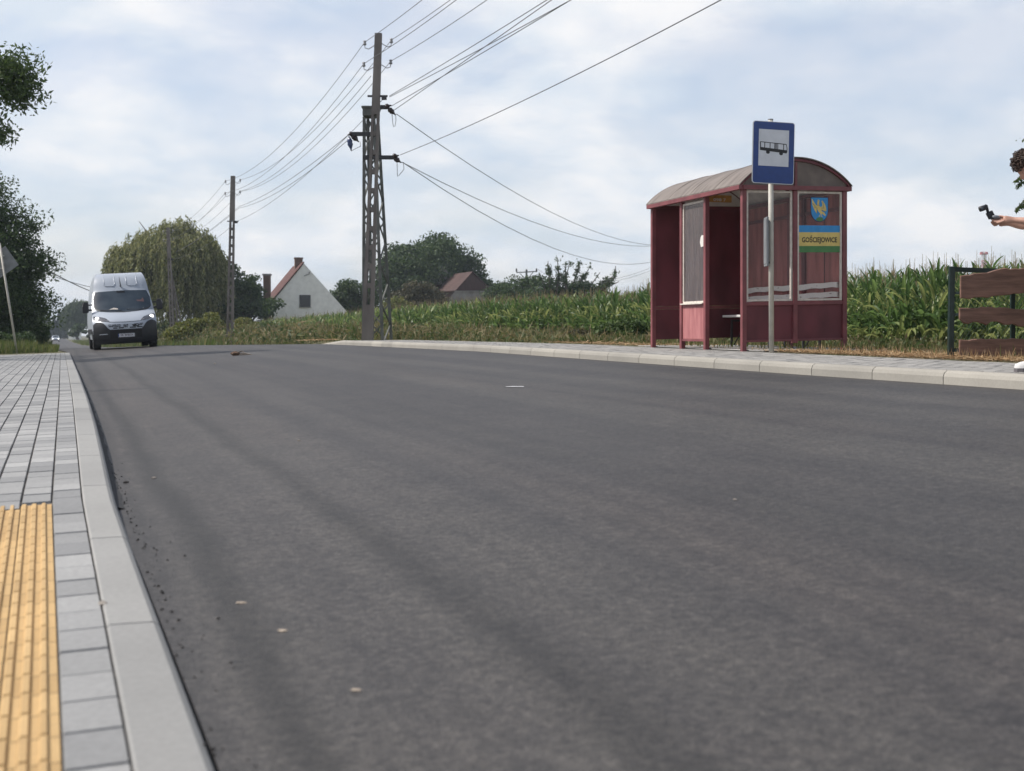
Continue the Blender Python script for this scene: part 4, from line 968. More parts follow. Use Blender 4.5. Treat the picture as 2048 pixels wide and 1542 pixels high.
tree('orchard_tree', 'low dark tree below the far T-shaped pole', TB(1040, 140), [E(1030, 585, 140, 48, 28), E(995, 592, 140, 30, 22), E(1075, 585, 140, 34, 30)], 9000, .26, M['leaf_dark'], 1.0, .6, seed=38, shell=.5)
tree('garden_tree', 'small tree between the barn roof and the T-shaped pole', TB(965, 165), [E(968, 575, 165, 22, 24), E(985, 590, 165, 20, 18)], 4500, .3, M['leaf_dark'], 1.0, .6, seed=39)
# gaunt orchard tree with upright knotty branches
def gaunt(label, base, seed, spec, m):
    rg = np.random.default_rng(seed); root = thing('orchard_tree', label, 'tree', base); B = Vector(base); b = MB(); C = []
    k = 130 / F
    for (x0, y0, x1, y1) in spec:
        a = W(x0, y0, 130) - B; c = W(x1, y1, 130) - B; m_ = a.lerp(c, .5) + Vector((rg.normal() * .3, rg.normal() * .3, rg.normal() * .2)); b.tube([a, m_, c], [.13, .09, .035], 5)
        ln = (c - a).length
        for i in range(int(ln * 3)):
            u = rg.uniform(.05, 1.0); q_ = a.lerp(m_, u * 2) if u < .5 else m_.lerp(c, u * 2 - 1); d = Vector(rg.normal(size=3)).normalized(); e = q_ + d * rg.uniform(.3, 1.0) * (1.15 - u)
            b.tube([q_, e], [.03, .012], 4); kk = int(46 * (1.15 - u * .7)); tt_ = rg.uniform(0, 1, kk)[:, None]
            C.append(np.array(q_) * (1 - tt_) + np.array(e) * tt_ + rg.normal(size=(kk, 3)) * .15)
    C = np.concatenate(C); npmesh('crown', leaves(C, .22, .6, 0, rg), quads(len(C)), m, root); obj('trunk', b, M['bark'], root)
gaunt('gaunt orchard tree with knotty upright branches above the maize', TB(1130, 130), 41,
      [(1120, 660, 1096, 522), (1120, 650, 1078, 545), (1110, 600, 1115, 515), (1130, 650, 1140, 525), (1135, 640, 1160, 525), (1140, 640, 1182, 530), (1130, 600, 1130, 528), (1150, 640, 1200, 545), (1165, 640, 1205, 560), (1100, 640, 1060, 570),
       (1160, 640, 1225, 560), (1120, 620, 1100, 560), (1150, 600, 1172, 545), (1170, 620, 1215, 552), (1170, 600, 1232, 545), (1180, 590, 1238, 563), (1215, 570, 1231, 532), (1120, 590, 1080, 580), (1140, 585, 1190, 572), (1100, 610, 1085, 560), (1145, 600, 1120, 545)], M['leaf_dark'])
tree('round_shrub', 'dense dark shrub mass under the gaunt orchard tree', TB(1150, 132), [E(1110, 592, 132, 50, 22), E(1170, 588, 132, 44, 26), E(1215, 592, 132, 24, 18)], 9000, .24, M['leaf_dark'], .8, .6, seed=42, cat='shrub', shell=.5)
# bushes
bush = [(385, 655, 84, 26, 22, 'leaf_yel', 'yellow-green bush left of the second concrete pole, nearest the willow trunk'), (425, 648, 84, 30, 26, 'leaf_yel', 'tall yellow-green bush just left of the second concrete pole'),
        (492, 655, 86, 26, 22, 'leaf_yel', 'yellow-green bush just right of the second concrete pole'), (530, 660, 84, 24, 16, 'leaf_mid', 'low green bush in front of the brick chimney stack'), (355, 668, 88, 22, 14, 'leaf_yel', 'small yellow-leaved bush at the foot of the ladder-like pole'),
        (450, 672, 76, 20, 10, 'leaf_yel', 'low weedy bush at the foot of the second concrete pole')]
for i, (x, y, Z, rx, ry, m_, lb) in enumerate(bush):
    tree('bush', lb, TB(x, Z), [E(x, y + 4, Z, rx, ry)], 5200, .17, M[m_], .5, .7, (.04, .02), seed=50 + i, cat='bush', group='bushes by the second pole', shell=.3)
bush = [(1225, 668, 31, 34, 22, 'leaf_mid', 'green bush at the field edge, left of its twin by the shelter'), (1268, 662, 30, 30, 26, 'leaf_mid', 'green bush touching the left side of the bus shelter'), (1160, 676, 33, 30, 13, 'leaf_brown', 'low brownish bush at the edge of the maize, left of the two green bushes')]
for i, (x, y, Z, rx, ry, m_, lb) in enumerate(bush):
    tree('bush', lb, TB(x, Z), [E(x, y + 4, Z, rx, ry)], 4200, .075, M[m_], .22, .7, (.02, .01), seed=60 + i, cat='bush', group='bushes beside the shelter', shell=.3)
for i, (x, y, Z, rx, ry, lb) in enumerate(((20, 690, 47, 42, 22, 'dark hedge at the foot of the leaning priority sign'), (-45, 690, 46, 46, 24, 'dark hedge continuing out of the left edge of the photo'), (55, 655, 60, 46, 42, 'dark undergrowth below the big left tree'))):
    tree('hedge', lb, TB(x, Z), [E(x, y, Z, rx, ry)], 6500, .10, M['leaf_dark'], .35, .7, (.03, .01), seed=70 + i, cat='hedge', shell=.3)
# far trees on the left
def conifer(label, px, Z, top, half, seed, bot=672, nm='spruce'):
    rg = np.random.default_rng(seed); base = TB(px, Z); root = thing(nm, label, 'tree', base, 0, 'far spruces at the end of the road'); k = Z / F; h = (HOR - top) * k + CZ - base[2]; n = 3200
    u = rg.uniform(0.02, 1, n) ** .8; r = half * k * (1 - u) * (.75 + .35 * np.sin(u * 60) ** 2) * np.sqrt(rg.uniform(.2, 1, n)); a = rg.uniform(0, 2 * pi, n)
    C = np.stack([r * np.cos(a), r * np.sin(a), u * h - r * .25 + .3], 1); npmesh('crown', leaves(C, .9, .4, .4, rg), quads(n), M['leaf_conifer'], root)
    b = MB(); b.tube([(0, 0, -.2), (0, 0, h * .95)], [.35, .05], 6); obj('trunk', b, M['bark'], root)
for i, (x, Z, rx, ry, lb) in enumerate(((250, 135, 60, 18, 'dark undergrowth below the left half of the willow'), (330, 135, 60, 22, 'dark undergrowth below the middle of the willow'), (430, 138, 60, 26, 'dark undergrowth below the right side of the willow'), (200, 260, 70, 16, 'far hedge behind the van'))):
    tree('hedge', lb, TB(x, Z), [E(x, 662, Z, rx, ry)], 5000, .3 if Z < 200 else .6, M['leaf_dark'], .9, .7, (.05, .02), seed=75 + i, cat='hedge', shell=.3)
for i, (px, Z, top, hf) in enumerate(((118, 430, 622, 9), (128, 440, 630, 9), (108, 450, 634, 8), (98, 440, 632, 9), (136, 445, 640, 7), (88, 430, 640, 8), (121, 470, 640, 10), (112, 420, 645, 8))):
    conifer(['slender far spruce, tallest of the group above the white car', 'far spruce just right of the tallest one', 'far spruce straight above the white car', 'far spruce left above the white car', 'small far spruce beside the white building', 'far spruce behind the road boards', 'broad far spruce behind the tallest one', 'low far spruce left of the tallest one'][i], px, Z, top, hf, 80 + i)
willow('far rounded tree with drooping crown, just left of the van', TB(158, 330), [E(158, 625, 330, 26, 20), E(172, 618, 330, 18, 14), E(140, 628, 330, 12, 14)], 1500, 90, 1.5, .8, 'far_tree', 'leaf_dark')
tree('far_tree', 'hazy far tree at the end of the road left of the spruces', TB(70, 420), [E(72, 645, 420, 24, 18)], 2500, .9, M['leaf_dark'], 2.5, .6, seed=91)
tree('far_tree', 'far tree half hidden by the van on its left side', TB(190, 360), [E(192, 628, 360, 22, 26), E(215, 640, 360, 26, 20)], 4000, .8, M['leaf_dark'], 2.5, .6, seed=92)
tree('thuja', 'conifer outside the right edge whose drooping spray hangs in beside the person', TB(2250, 13.6),
     [E(2200, 300, 13.6, 110, 160), E(2260, 520, 13.6, 120, 150)], 9000, .07, M['leaf_mid'], .20, .35, (.1, .03), seed=93, flat=1.3, nclump=150, droop=.6)
rgs = np.random.default_rng(94); bs_ = MB(); C = []
root = [o for o in SC.objects if o.name.startswith('thuja')][0]; Bv = Vector(root.location)
for (x0, y0, x1, y1) in ((2150, 320, 2031, 420), (2130, 340, 2044, 412), (2160, 300, 2032, 372), (2150, 290, 2030, 362), (2170, 340, 2052, 440)):
    a = W(x0, y0, 13.5) - Bv; c = W(x1, y1, 13.2) - Bv; m_ = a.lerp(c, .5) + Vector((0, 0, .10)); bs_.tube([a, m_, c], [.012, .007, .003], 5)
    for i in range(330):
        u = rgs.uniform(.1, 1); q_ = a.lerp(m_, u * 2) if u < .5 else m_.lerp(c, u * 2 - 1); C.append(np.array(q_) + rgs.normal(size=3) * np.array([.03, .03, .025]) * (1.25 - u) - np.array([0, 0, .02]))
C = np.array(C); obj('branch', bs_, M['bark'], root); npmesh('spray', leaves(C, .055, .28, .7, rgs), quads(len(C)), M['leaf_mid'], root)

# ------------------------------------------------------------------ buildings
M['white_wall'] = mat('white_render', (.80, .79, .74), .9, .07, 2, .2, 30)
M['grey_wall'] = mat('stained_wall', (.36, .34, .32), .9, col2=(.22, .21, .20), scale=1.2)
def tilemat(name, c0, c1):
    m = bpy.data.materials.new(name); m.use_nodes = True; t = m.node_tree; b = t.nodes['Principled BSDF']; l = t.links.new
    tcn = N(t, 'ShaderNodeTexCoord'); br_ = N(t, 'ShaderNodeTexBrick'); br_.inputs['Scale'].default_value = 1; br_.inputs['Brick Width'].default_value = .25; br_.inputs['Row Height'].default_value = .33
    br_.inputs['Color1'].default_value = (*c0, 1); br_.inputs['Color2'].default_value = (*c1, 1); br_.inputs['Mortar'].default_value = (c0[0] * .35, c0[1] * .35, c0[2] * .35, 1); br_.inputs['Mortar Size'].default_value = .03
    l(tcn.outputs['UV'], br_.inputs['Vector']); n = N(t, 'ShaderNodeTexNoise'); n.inputs['Scale'].default_value = .8; n.inputs['Detail'].default_value = 6; l(tcn.outputs['Object'], n.inputs['Vector'])
    mr = N(t, 'ShaderNodeMapRange'); mr.inputs['To Min'].default_value = .5; mr.inputs['To Max'].default_value = 1.5; l(n.outputs['Fac'], mr.inputs[0]); vs = N(t, 'ShaderNodeVectorMath', operation='SCALE'); l(br_.outputs[0], vs.inputs[0]); l(mr.outputs[0], vs.inputs['Scale'])
    l(vs.outputs[0], b.inputs['Base Color']); b.inputs['Roughness'].default_value = .85
    return m
M['tiles'] = tilemat('red_roof_tiles', (.13, .048, .038), (.09, .036, .031)); M['brick'] = mat('old_brick', (.20, .12, .09), .9, col2=(.11, .08, .065), scale=6)
M['barn_boards'] = mat('barn_boards', (.075, .045, .042), .9, .3, 4, stretch=(6, 6, .3)); M['tiles2'] = tilemat('old_roof_tiles', (.095, .05, .043), (.07, .04, .036))
def uvquad(o, su, sv):
    me = o.data; uv = me.uv_layers.new(name='UVMap')
    for p in me.polygons:
        v0 = me.vertices[me.loops[p.loop_start].vertex_index].co; n = p.normal; ex = Vector((0, 0, 1)).cross(n)
        if ex.length < 1e-3: ex = Vector((1, 0, 0))
        ex.normalize(); ey = n.cross(ex)
        for li in range(p.loop_start, p.loop_start + p.loop_total):
            c = me.vertices[me.loops[li].vertex_index].co; uv.data[li].uv = (c.dot(ex) * su, c.dot(ey) * sv)
Zh = 125; kh = Zh / F; ph = W(612, HOR, Zh); ph.z = gz(ph.x, ph.y); hz = lambda y: (HOR - y) * kh + CZ - ph.z
hs_ = thing('gabled_house', 'white gabled house with steep red tiled roof behind the maize', 'house', ph, -PHI + R(-16) * -1)
xa, xl, xr = -4 * kh, -67 * kh, 84 * kh; LH = 9.5
zap, zl_, zr_ = hz(527), hz(603), hz(625)
b = MB(); b.prism([(xl, 0, 0), (xr, 0, 0), (xr, 0, zr_), (xa, 0, zap), (xl + 2 * kh, 0, zl_)], (0, .3, 0)); obj('wall', b, M['white_wall'], hs_)
b = MB(); b.prism([(xl + .05, LH, 0), (xr - .05, LH, 0), (xr - .05, LH, zr_ - .1), (xa, LH, zap - .1), (xl + 2 * kh, LH, zl_ - .1)], (0, -.3, 0)); b.box((xl + .3, LH / 2, (zl_ - .4) / 2), (.3, LH - .7, zl_ - .4)); b.box((xr - .3, LH / 2, (zr_ - .4) / 2), (.3, LH - .7, zr_ - .4)); obj('wall', b, M['white_wall'], hs_)
b = MB(); b.prism([(xl - .25, -.12, zl_ - .32), (xa, -.12, zap + .05), (xa, -.12, zap + .2), (xl - .25, -.12, zl_ - .17)], (0, LH + .3, 0)); b.prism([(xr, .06, zr_ - .16), (xr, .06, zr_ - .03), (xa + .002, .06, zap - .03), (xa + .002, .06, zap - .16)], (0, LH, 0)); rf2 = obj('roof', b, M['tiles'], hs_); uvquad(rf2, 1, 1)
b = MB(); b.box((xa - .15, 3.2, zap + .1), (.75, .6, 1.25)); b.box((xa - .15, 3.2, zap + .68), (.85, .7, .14)); obj('chimney', b, M['brick'], rf2)
M['dark_win'] = mat('dark_window', (.012, .015, .02), .15)
b = MB(); b.box((-2.0 * kh + 0, -.02, hz(602)), (22 * kh, .1, 24 * kh)); wn = obj('window', b, M['dark_metal'], hs_)
b = MB(); b.box((-2 * kh, -.075, hz(602)), (18 * kh, .02, 20 * kh)); obj('pane', b, M['dark_win'], wn)
b = MB(); b.box((-2 * kh, -.08, hz(614.6)), (24 * kh, .16, .06)); obj('sill', b, M['grey_wall'], wn)
b = MB(); b.bar((6 * kh, 0, hz(546)), (6 * kh, -.5, hz(545)), .06, .06); b.bar((6 * kh, -.3, hz(548)), (-4 * kh, -.1, hz(552)), .04, .04); obj('cable_bracket', b, M['dark_metal'], hs_)
psn = W(535, HOR, 122); psn.z = gz(psn.x, psn.y); ks = 122 / F; zs = lambda y: (HOR - y) * ks + CZ - psn.z
cs_ = thing('chimney_stack', 'free-standing square brick chimney stack with a cap, left of the white house', 'chimney', psn, -PHI)
b = MB(); b.bar((0, 0, 0), (-.05, 0, zs(551)), 13 * ks, 13 * ks); obj('stack', b, M['brick'], cs_)
b = MB(); b.box((-.05, 0, zs(549.5)), (16.5 * ks, 16 * ks, .16)); obj('cap', b, M['grey_wall'], cs_)
Zb = 150; kb = Zb / F; pb = W(945, HOR, Zb); pb.z = gz(pb.x, pb.y); zb = lambda y: (HOR - y) * kb + CZ - pb.z
bn = thing('barn', 'old barn with dark gable and sagging reddish tiled roof behind the maize', 'barn', pb, -PHI + R(22))
b = MB(); b.prism([(-34 * kb, 0, zb(581)), (40 * kb, 0, zb(580)), (-1 * kb, 0, zb(546))], (0, .25, 0)); obj('gable', b, M['barn_boards'], bn)
b = MB(); b.box((3 * kb, 5.0, zb(581) / 2), (64 * kb, 10, zb(581))); obj('wall', b, M['barn_boards'], bn)
b = MB(); b.prism([(-36 * kb, -.2, zb(583)), (-1 * kb, -.2, zb(545)), (-1 * kb, -.2, zb(543)), (-37 * kb, -.2, zb(581))], (0, 12, 0)); b.prism([(42 * kb, -.2, zb(583)), (43 * kb, -.2, zb(581)), (-.95 * kb, -.2, zb(543)), (-.95 * kb, -.2, zb(545))], (0, 12, 0)); r3 = obj('roof', b, M['tiles2'], bn); uvquad(r3, 1, 1)
b = MB(); b.box((-14 * kb, 8, zb(545)), (.9, .9, 2.2)); obj('chimney', b, M['grey_wall'], r3)
Zc = 143; kc = Zc / F; pc_ = W(938, HOR, Zc); pc_.z = gz(pc_.x, pc_.y); zc_ = lambda y: (HOR - y) * kc + CZ - pc_.z
ln_ = thing('low_shed', 'low pale shed with a stained front below the barn gable', 'shed', pc_, -PHI)
b = MB(); b.prism([(-44 * kc, 0, 0), (46 * kc, 0, 0), (46 * kc, 0, zc_(601)), (44 * kc, 0, zc_(583)), (-28 * kc, 0, zc_(583)), (-44 * kc, 0, zc_(600))], (0, 4, 0)); obj('wall', b, M['grey_wall'], ln_)
b = MB(); b.box((8 * kc, 2, zc_(582.5)), (74 * kc, 4.3, .12)); obj('roof', b, M['grey_wall'], ln_)
pw = W(141, HOR, 400); pw.z = gz(pw.x, pw.y); kw = 400 / F
wb = thing('white_building', 'sliver of a far white building among the trees left of the van', 'building', pw, -PHI)
b = MB(); b.prism([(-4 * kw, 0, -.5), (4.5 * kw, 0, -.5), (4.5 * kw, 0, 17 * kw), (2 * kw, 0, 31 * kw), (-4 * kw, 0, 32 * kw)], (0, 8, 0)); obj('wall', b, M['white_wall'], wb)
b = MB(); b.box((7.5 * kw, 0, 3 * kw), (5 * kw, 6, 7 * kw)); obj('annex', b, M['white_wall'], wb)


# ------------------------------------------------------------------ van
M['van_white'] = mat('van_white_paint', (.40, .44, .50), .28, .03, 1.5, spec=.6)
M['van_black'] = mat('van_black_plastic', (.012, .013, .017), .55, .2, 10)
M['screen'] = mat('windscreen_glass', (.022, .034, .048), .10, col2=(.045, .06, .075), scale=2.2, spec=.6)
M['tyre'] = mat('tyre', (.010, .010, .011), .8)
M['lamp_glass'] = mat('lamp_glass', (.10, .105, .12), .12, .5, 30, spec=.8)
M['lamp_on'] = emis('lamp_on', (1, .97, .92), 3.5)
M['plate_white'] = mat('plate_white', (.55, .55, .58), .5)
M['interior'] = mat('van_interior', (.03, .033, .038), .8)
M['skin'] = mat('skin', (.44, .25, .185), .55, .12, 25, .08, 60)
prz = [.20, .26, .36, .5, .66, .8, .88, .94, 1.02, 1.12, 1.2, 1.26, 1.4, 1.6, 1.8, 1.92, 2.02, 2.12, 2.24, 2.36, 2.46, 2.53, 2.57, 2.585]
pry = [.14, .05, .015, .0, .0, .02, .06, .12, .22, .42, .62, .80, .93, 1.13, 1.33, 1.45, 1.52, 1.58, 1.66, 1.76, 1.88, 2.04, 2.3, 2.7]
wz_ = lambda z: float(np.interp(z, [.2, .36, .6, .95, 1.26, 1.6, 1.92, 2.2, 2.45, 2.58], [.93, .99, 1.015, 1.02, 1.0, .955, .91, .865, .80, .74]))
cz_ = lambda z: float(np.interp(z, [.2, 1.0, 1.3, 2.0, 2.5, 2.58], [.42, .38, .26, .20, .12, .05]))
def VP(x, z, off=0.0):
    u = max(-1, min(1, x / wz_(z))); y = float(np.interp(z, prz, pry)) + cz_(z) * abs(u) ** 3.2
    dz = .02; sl = (np.interp(z + dz, prz, pry) - np.interp(z - dz, prz, pry)) / (2 * dz); n = Vector((u * abs(u) ** 2 * .9, -1, float(sl))).normalized()
    return Vector((x, y, z)) + n * off
vb = thing('delivery_van', 'white high-roof delivery van with black bumper and lit headlights coming up the road', 'van', (2.05, 44.4, gz(2.05, 44.9) + .0), 0)
vb.rotation_euler = (0, -R(3.5), R(.6))
b = MB()
us = np.linspace(-1, 1, 25)
b.grid([[VP(u * wz_(z), z) for u in us] for z in prz])
LV = 5.9
b.grid([[(u * .74, y, 2.585 + .012 * (1 - abs(u) ** 4)) for u in us] for y in (2.7, 3.5, 4.7, LV)])
for sg in (-1, 1):
    ye = [VP(wz_(z), z).y for z in prz]; P = []
    for y in list(np.linspace(min(ye) + .02, 2.7, 22)) + [3.5, 4.5, LV]:
        zt_ = float(np.interp(y, sorted(ye[3:]), sorted(prz[3:]))) if y < max(ye) else 2.585
        P.append([(sg * wz_(.34 + (zt_ - .34) * v), y, .34 + (zt_ - .34) * v) for v in np.linspace(0, 1, 12)])
    b.grid(P)
b.grid([[(u * wz_(z), LV, z) for u in us] for z in np.linspace(.34, 2.585, 10)])
obj('body', b, M['van_white'], vb, smooth=True, weld=True)
b = MB(); b.box((0, 3.1, .36), (1.8, 5.2, .3)); obj('chassis', b, M['van_black'], vb)
def patch(name, m, xs, zlo, zhi, off=.008, nz=6, par=vb, thick=.006, smooth=True):
    b = MB(); P = []
    for x in xs:
        a, c = zlo(x), zhi(x); P.append([VP(x, a + (c - a) * j / nz, off) for j in range(nz + 1)])
    b.grid(P); b.grid([[p, VP(p.x, p.z, off - thick - .004)] for p in [r[0] for r in P]]); b.grid([[VP(p.x, p.z, off - thick - .004), p] for p in [r[-1] for r in P]])
    return obj(name, b, m, par, smooth=smooth)
I = lambda xs, ys: (lambda x: float(np.interp(x, xs, ys)))
ws = patch('windscreen', M['screen'], np.linspace(-.92, .92, 21), I([-.92, -.8, -.5, 0, .5, .8, .92], [1.40, 1.28, 1.235, 1.215, 1.235, 1.28, 1.40]), I([-.92, -.88, 0, .88, .92], [1.70, 1.93, 1.955, 1.93, 1.70]), .006, 8)
patch('windscreen_band', M['van_black'], np.linspace(-.90, .90, 21), I([-.9, -.8, -.5, 0, .5, .8, .9], [1.36, 1.275, 1.225, 1.20, 1.225, 1.275, 1.36]), I([-.9, -.8, -.5, 0, .5, .8, .9], [1.40, 1.32, 1.275, 1.255, 1.275, 1.32, 1.40]), .012, 2, ws)
b = MB(); b.prism([VP(x, z, .010) for x, z in ((-.48, 1.30), (-.16, 1.29), (-.18, 1.34), (-.3, 1.365))], (0, -.002, 0)); obj('paper_on_dashboard', b, M['cream'], ws)
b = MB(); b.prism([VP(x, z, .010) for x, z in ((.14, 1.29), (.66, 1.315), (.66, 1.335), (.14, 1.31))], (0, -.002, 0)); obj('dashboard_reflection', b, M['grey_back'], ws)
for x0, x1 in ((-.75, -.05), (.1, .72)):
    b = MB(); b.tube([VP(x0, 1.285, .03), VP((x0 + x1) / 2, 1.262, .03), VP(x1, 1.245, .03)], .011, 5); obj('wiper', b, M['van_black'], ws)
b = MB(); b.box(VP(-.02, 1.89, .012), (.26, .02, .07)); obj('rear_mirror', b, M['van_black'], ws)
patch('bonnet_gap', M['van_black'], np.linspace(-.52, .52, 13), I([-.52, 0, .52], [.885, .87, .885]), I([-.52, 0, .52], [.897, .882, .897]), .004, 1)
# lower black bumper, dark intake, cheeks
bp1 = patch('bumper', M['van_black'], np.linspace(-1.0, 1.0, 33), lambda x: .20 + .02 * abs(x), I([-1, -.9, -.8, -.66, -.56, -.55, .55, .56, .66, .8, .9, 1], [.82, .90, .90, .84, .70, .645, .645, .70, .84, .90, .90, .82]), .016, 8)
patch('intake', M['tyre'], np.linspace(-.50, .50, 13), lambda x: .36, lambda x: .63, .020, 3, bp1)
patch('bumper_step', M['van_black'], np.linspace(-.9, .9, 21), lambda x: .25, lambda x: .30, .06, 2, bp1)
b = MB(); b.bar(VP(-.82, .50, .03), VP(-.58, .505, .03), .012, .02); obj('fog_trim', b, M['van_white'], bp1)
for (x, z, w_, h_) in ((-.5, .80, .10, .018), (-.36, .79, .13, .03), (-.46, .745, .16, .03), (-.22, .79, .12, .022), (-.26, .745, .20, .03), (-.33, .69, .14, .04), (-.15, .69, .16, .04),
                       (.5, .80, .12, .02), (.34, .79, .14, .024), (.46, .76, .13, .028), (.27, .77, .14, .03), (.32, .735, .20, .035), (.44, .695, .18, .035), (.22, .69, .20, .04)):
    patch('grille_slot', M['tyre'], [x - w_ / 2, x, x + w_ / 2], lambda q_: z - h_ / 2, lambda q_: z + h_ / 2, .006, 1)
for sg in (-1, 1):
    xs = np.linspace(.50, .975, 13); xx = xs * sg
    hl = patch('headlight', M['lamp_glass'], xx, lambda x: float(np.interp(abs(x), [.5, .58, .75, .975], [.905, .905, .925, .99])), lambda x: float(np.interp(abs(x), [.5, .6, .75, .92, .975], [.92, 1.02, 1.065, 1.10, 1.10])), .012, 4)
    b = MB(); c = VP(sg * .86, 1.01, .02); b.sphere(c, (.065, .02, .06), 12, 8); obj('lit_lamp', b, M['lamp_on'], hl, smooth=True)
    b = MB(); b.bar(VP(sg * .55, .925, .016), VP(sg * .93, .97, .02), .012, .015); obj('lamp_strip', b, M['plate_white'], hl)
    # mirror
    b = MB(); cx = sg * (1.02 + .17); b.box((cx, 1.02, 1.42), (.20, .12, .36)); mr_ = obj('mirror', b, M['van_black'], vb, bevel=.04)
    b = MB(); b.bar((sg * .98, .98, 1.33), (sg * 1.12, 1.02, 1.34), .06, .05); b.bar((sg * .96, 1.0, 1.5), (sg * 1.12, 1.02, 1.5), .05, .04); obj('mirror_arm', b, M['van_black'], mr_)
    b = MB(); b.bar((cx + sg * .06, .955, 1.58), (cx + sg * .098, .955, 1.45), .012, .01); obj('mirror_trim', b, M['galv'], mr_)
    for y in (.98, 4.75):
        b = MB(); pr_ = [(.0, -.0), (.20, -.0), (.24, -.03), (.32, -.02), (.345, .02), (.345, .19), (.32, .22), (.1, .22), (0, .22)]
        b.lathe(pr_, (sg * (1.0 - .0), y, .335), (-sg, 0, 0), 24); wl = obj('wheel', b, M['tyre'], vb, smooth=False)
        b = MB(); b.lathe([(0, -.01), (.08, -.02), (.19, 0), (.2, .02)], (sg * 1.0, y, .335), (-sg, 0, 0), 16); obj('rim', b, M['grey_back'], wl)
    b = MB(); b.prism([(sg * .975, 1.25, 1.32), (sg * .965, 2.15, 1.32), (sg * .90, 2.1, 1.95), (sg * .905, 1.75, 1.95)], (sg * .012, 0, 0)); obj('side_window', b, M['screen'], vb)
    b = MB(); b.box((sg * 1.02, 3.4, .62), (.03, 3.6, .16)); obj('side_moulding', b, M['van_black'], vb)
    b = MB(); b.box((sg * 1.0, .98, .44), (.05, .86, .36)); obj('wheel_arch', b, M['van_black'], vb)
    # U-shaped ribs pressed into the high roof front
    xc = sg * .36; b = MB(); pts = [VP(xc - .17 , z, .006) for z in (2.53, 2.4, 2.25, 2.16)] + [VP(xc - .12, 2.115, .006), VP(xc + .12, 2.115, .006)] + [VP(xc + .17, z, .006) for z in (2.16, 2.25, 2.4, 2.53)]
    b.tube(pts, .013, 5); obj('roof_rib', b, M['van_white'], vb, smooth=True)
b = MB(); b.tube([VP(.0, 2.08, .02), VP(-.01, 2.16, .06), VP(-.03, 2.32, .16)], [.028, .016, .006], 6); obj('antenna', b, M['van_black'], vb)
b = MB(); pc2 = VP(.0, .445, .03); b.box(pc2, (.52, .012, .115)); pl_ = obj('number_plate', b, M['plate_white'], vb)
Mp = Matrix(((1, 0, 0, .015), (0, 0, -1, pc2.y - .007), (0, 1, 0, .445), (0, 0, 0, 1)))
obj('plate_lettering', text_mb('SK 5H87X', .095, Mp, .001, .0012, .98), M['black'], pl_)
b = MB(); b.box((-.245, pc2.y - .007, .445), (.03, .002, .11)); obj('plate_band', b, M['sign_blue'], pl_)
Ml = Matrix(((1, 0, 0, .0), (0, 0, -1, VP(0, .74, .01).y), (0, 1, 0, .738), (0, 0, 0, 1)))
obj('grille_lettering', text_mb('FIAT', .15, Ml, .004, .004, .50), M['tyre'], vb)
# driver behind the windscreen (seen as a faint pink arm)
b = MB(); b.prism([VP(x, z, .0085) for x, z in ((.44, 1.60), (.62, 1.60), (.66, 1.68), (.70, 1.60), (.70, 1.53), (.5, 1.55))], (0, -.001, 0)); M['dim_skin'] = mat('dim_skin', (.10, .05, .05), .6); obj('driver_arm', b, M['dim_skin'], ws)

# ------------------------------------------------------------------ far white car
pcx = W(111, HOR, 300); pcx.z = gz(pcx.x, pcx.y)
cr_ = thing('passenger_car', 'small white car far down the road', 'car', (pcx.x, pcx.y, pcx.z), 0)
b = MB(); prof = [(0, .35), (0, .75), (.1, .85), (1.0, .98), (1.7, 1.42), (2.6, 1.47), (3.6, 1.35), (4.1, 1.0), (4.2, .4)]
P = []
for x, k in ((-.88, .0), (-.84, .5), (-.7, .9), (0, 1), (.7, .9), (.84, .5), (.88, .0)):
    P.append([(x * (1 if z < 1 else .82), y + (1 - k) * .12, .3 + (z - .3) * (.93 + .07 * k)) for y, z in prof])
b.grid(P); obj('body', b, M['van_white'], cr_, smooth=True)
b = MB(); b.prism([(-.62, 1.08, 1.02), (.62, 1.08, 1.02), (.52, 1.66, 1.38), (-.52, 1.66, 1.38)], (0, -.03, .03)); obj('windscreen', b, M['screen'], cr_)
b = MB(); b.box((0, -.02, .45), (1.3, .06, .22)); obj('bumper', b, M['van_black'], cr_)
for sg in (-1, 1):
    b = MB(); b.sphere((sg * .62, .02, .72), (.16, .06, .08), 10, 6); obj('headlight', b, M['lamp_on'], cr_)
    for y in (.8, 3.4):
        b = MB(); b.lathe([(0, 0), (.3, 0), (.32, .05), (.32, .2), (0, .2)], (sg * .86, y, .32), (-sg, 0, 0), 14); obj('wheel', b, M['tyre'], cr_)

# ------------------------------------------------------------------ road signs on the left
Zp = 41; kp = Zp / F; pp = W(35, HOR, Zp); pp.z = gz(pp.x, pp.y); by_ = HOR + (CZ - pp.z) / kp
s1 = thing('road_sign', 'diamond sign seen from its grey back on a leaning pole at the left edge', 'road sign', pp, -PHI)
A0 = Vector((0, 0, -.1)); A1 = Vector(((-1 - 35) * kp, 0, (by_ - 486) * kp)); b = MB(); b.tube([A0, A1], .034, 10); obj('pole', b, M['pole_grey'], s1, smooth=True)
c = Vector(((3 - 35) * kp, .06, (by_ - 524) * kp)); r = .52; b = MB(); a0 = R(-10)
b.prism([c + Vector((r * cos(a0 + pi / 2 * j), 0, r * sin(a0 + pi / 2 * j))) for j in range(4)], (0, .02, 0)); pl2 = obj('sign_plate', b, M['grey_back'], s1)
b = MB(); b.prism([c + Vector((r * .97 * cos(a0 + pi / 2 * j), .024, r * .97 * sin(a0 + pi / 2 * j))) for j in range(4)], (0, .003, 0)); obj('sign_face', b, M['sign_white'], pl2)
for dz in (-.2, .2):
    b = MB(); b.box(c + Vector((.0, -.03, dz)), (.16, .05, .04)); obj('bracket', b, M['galv'], s1)
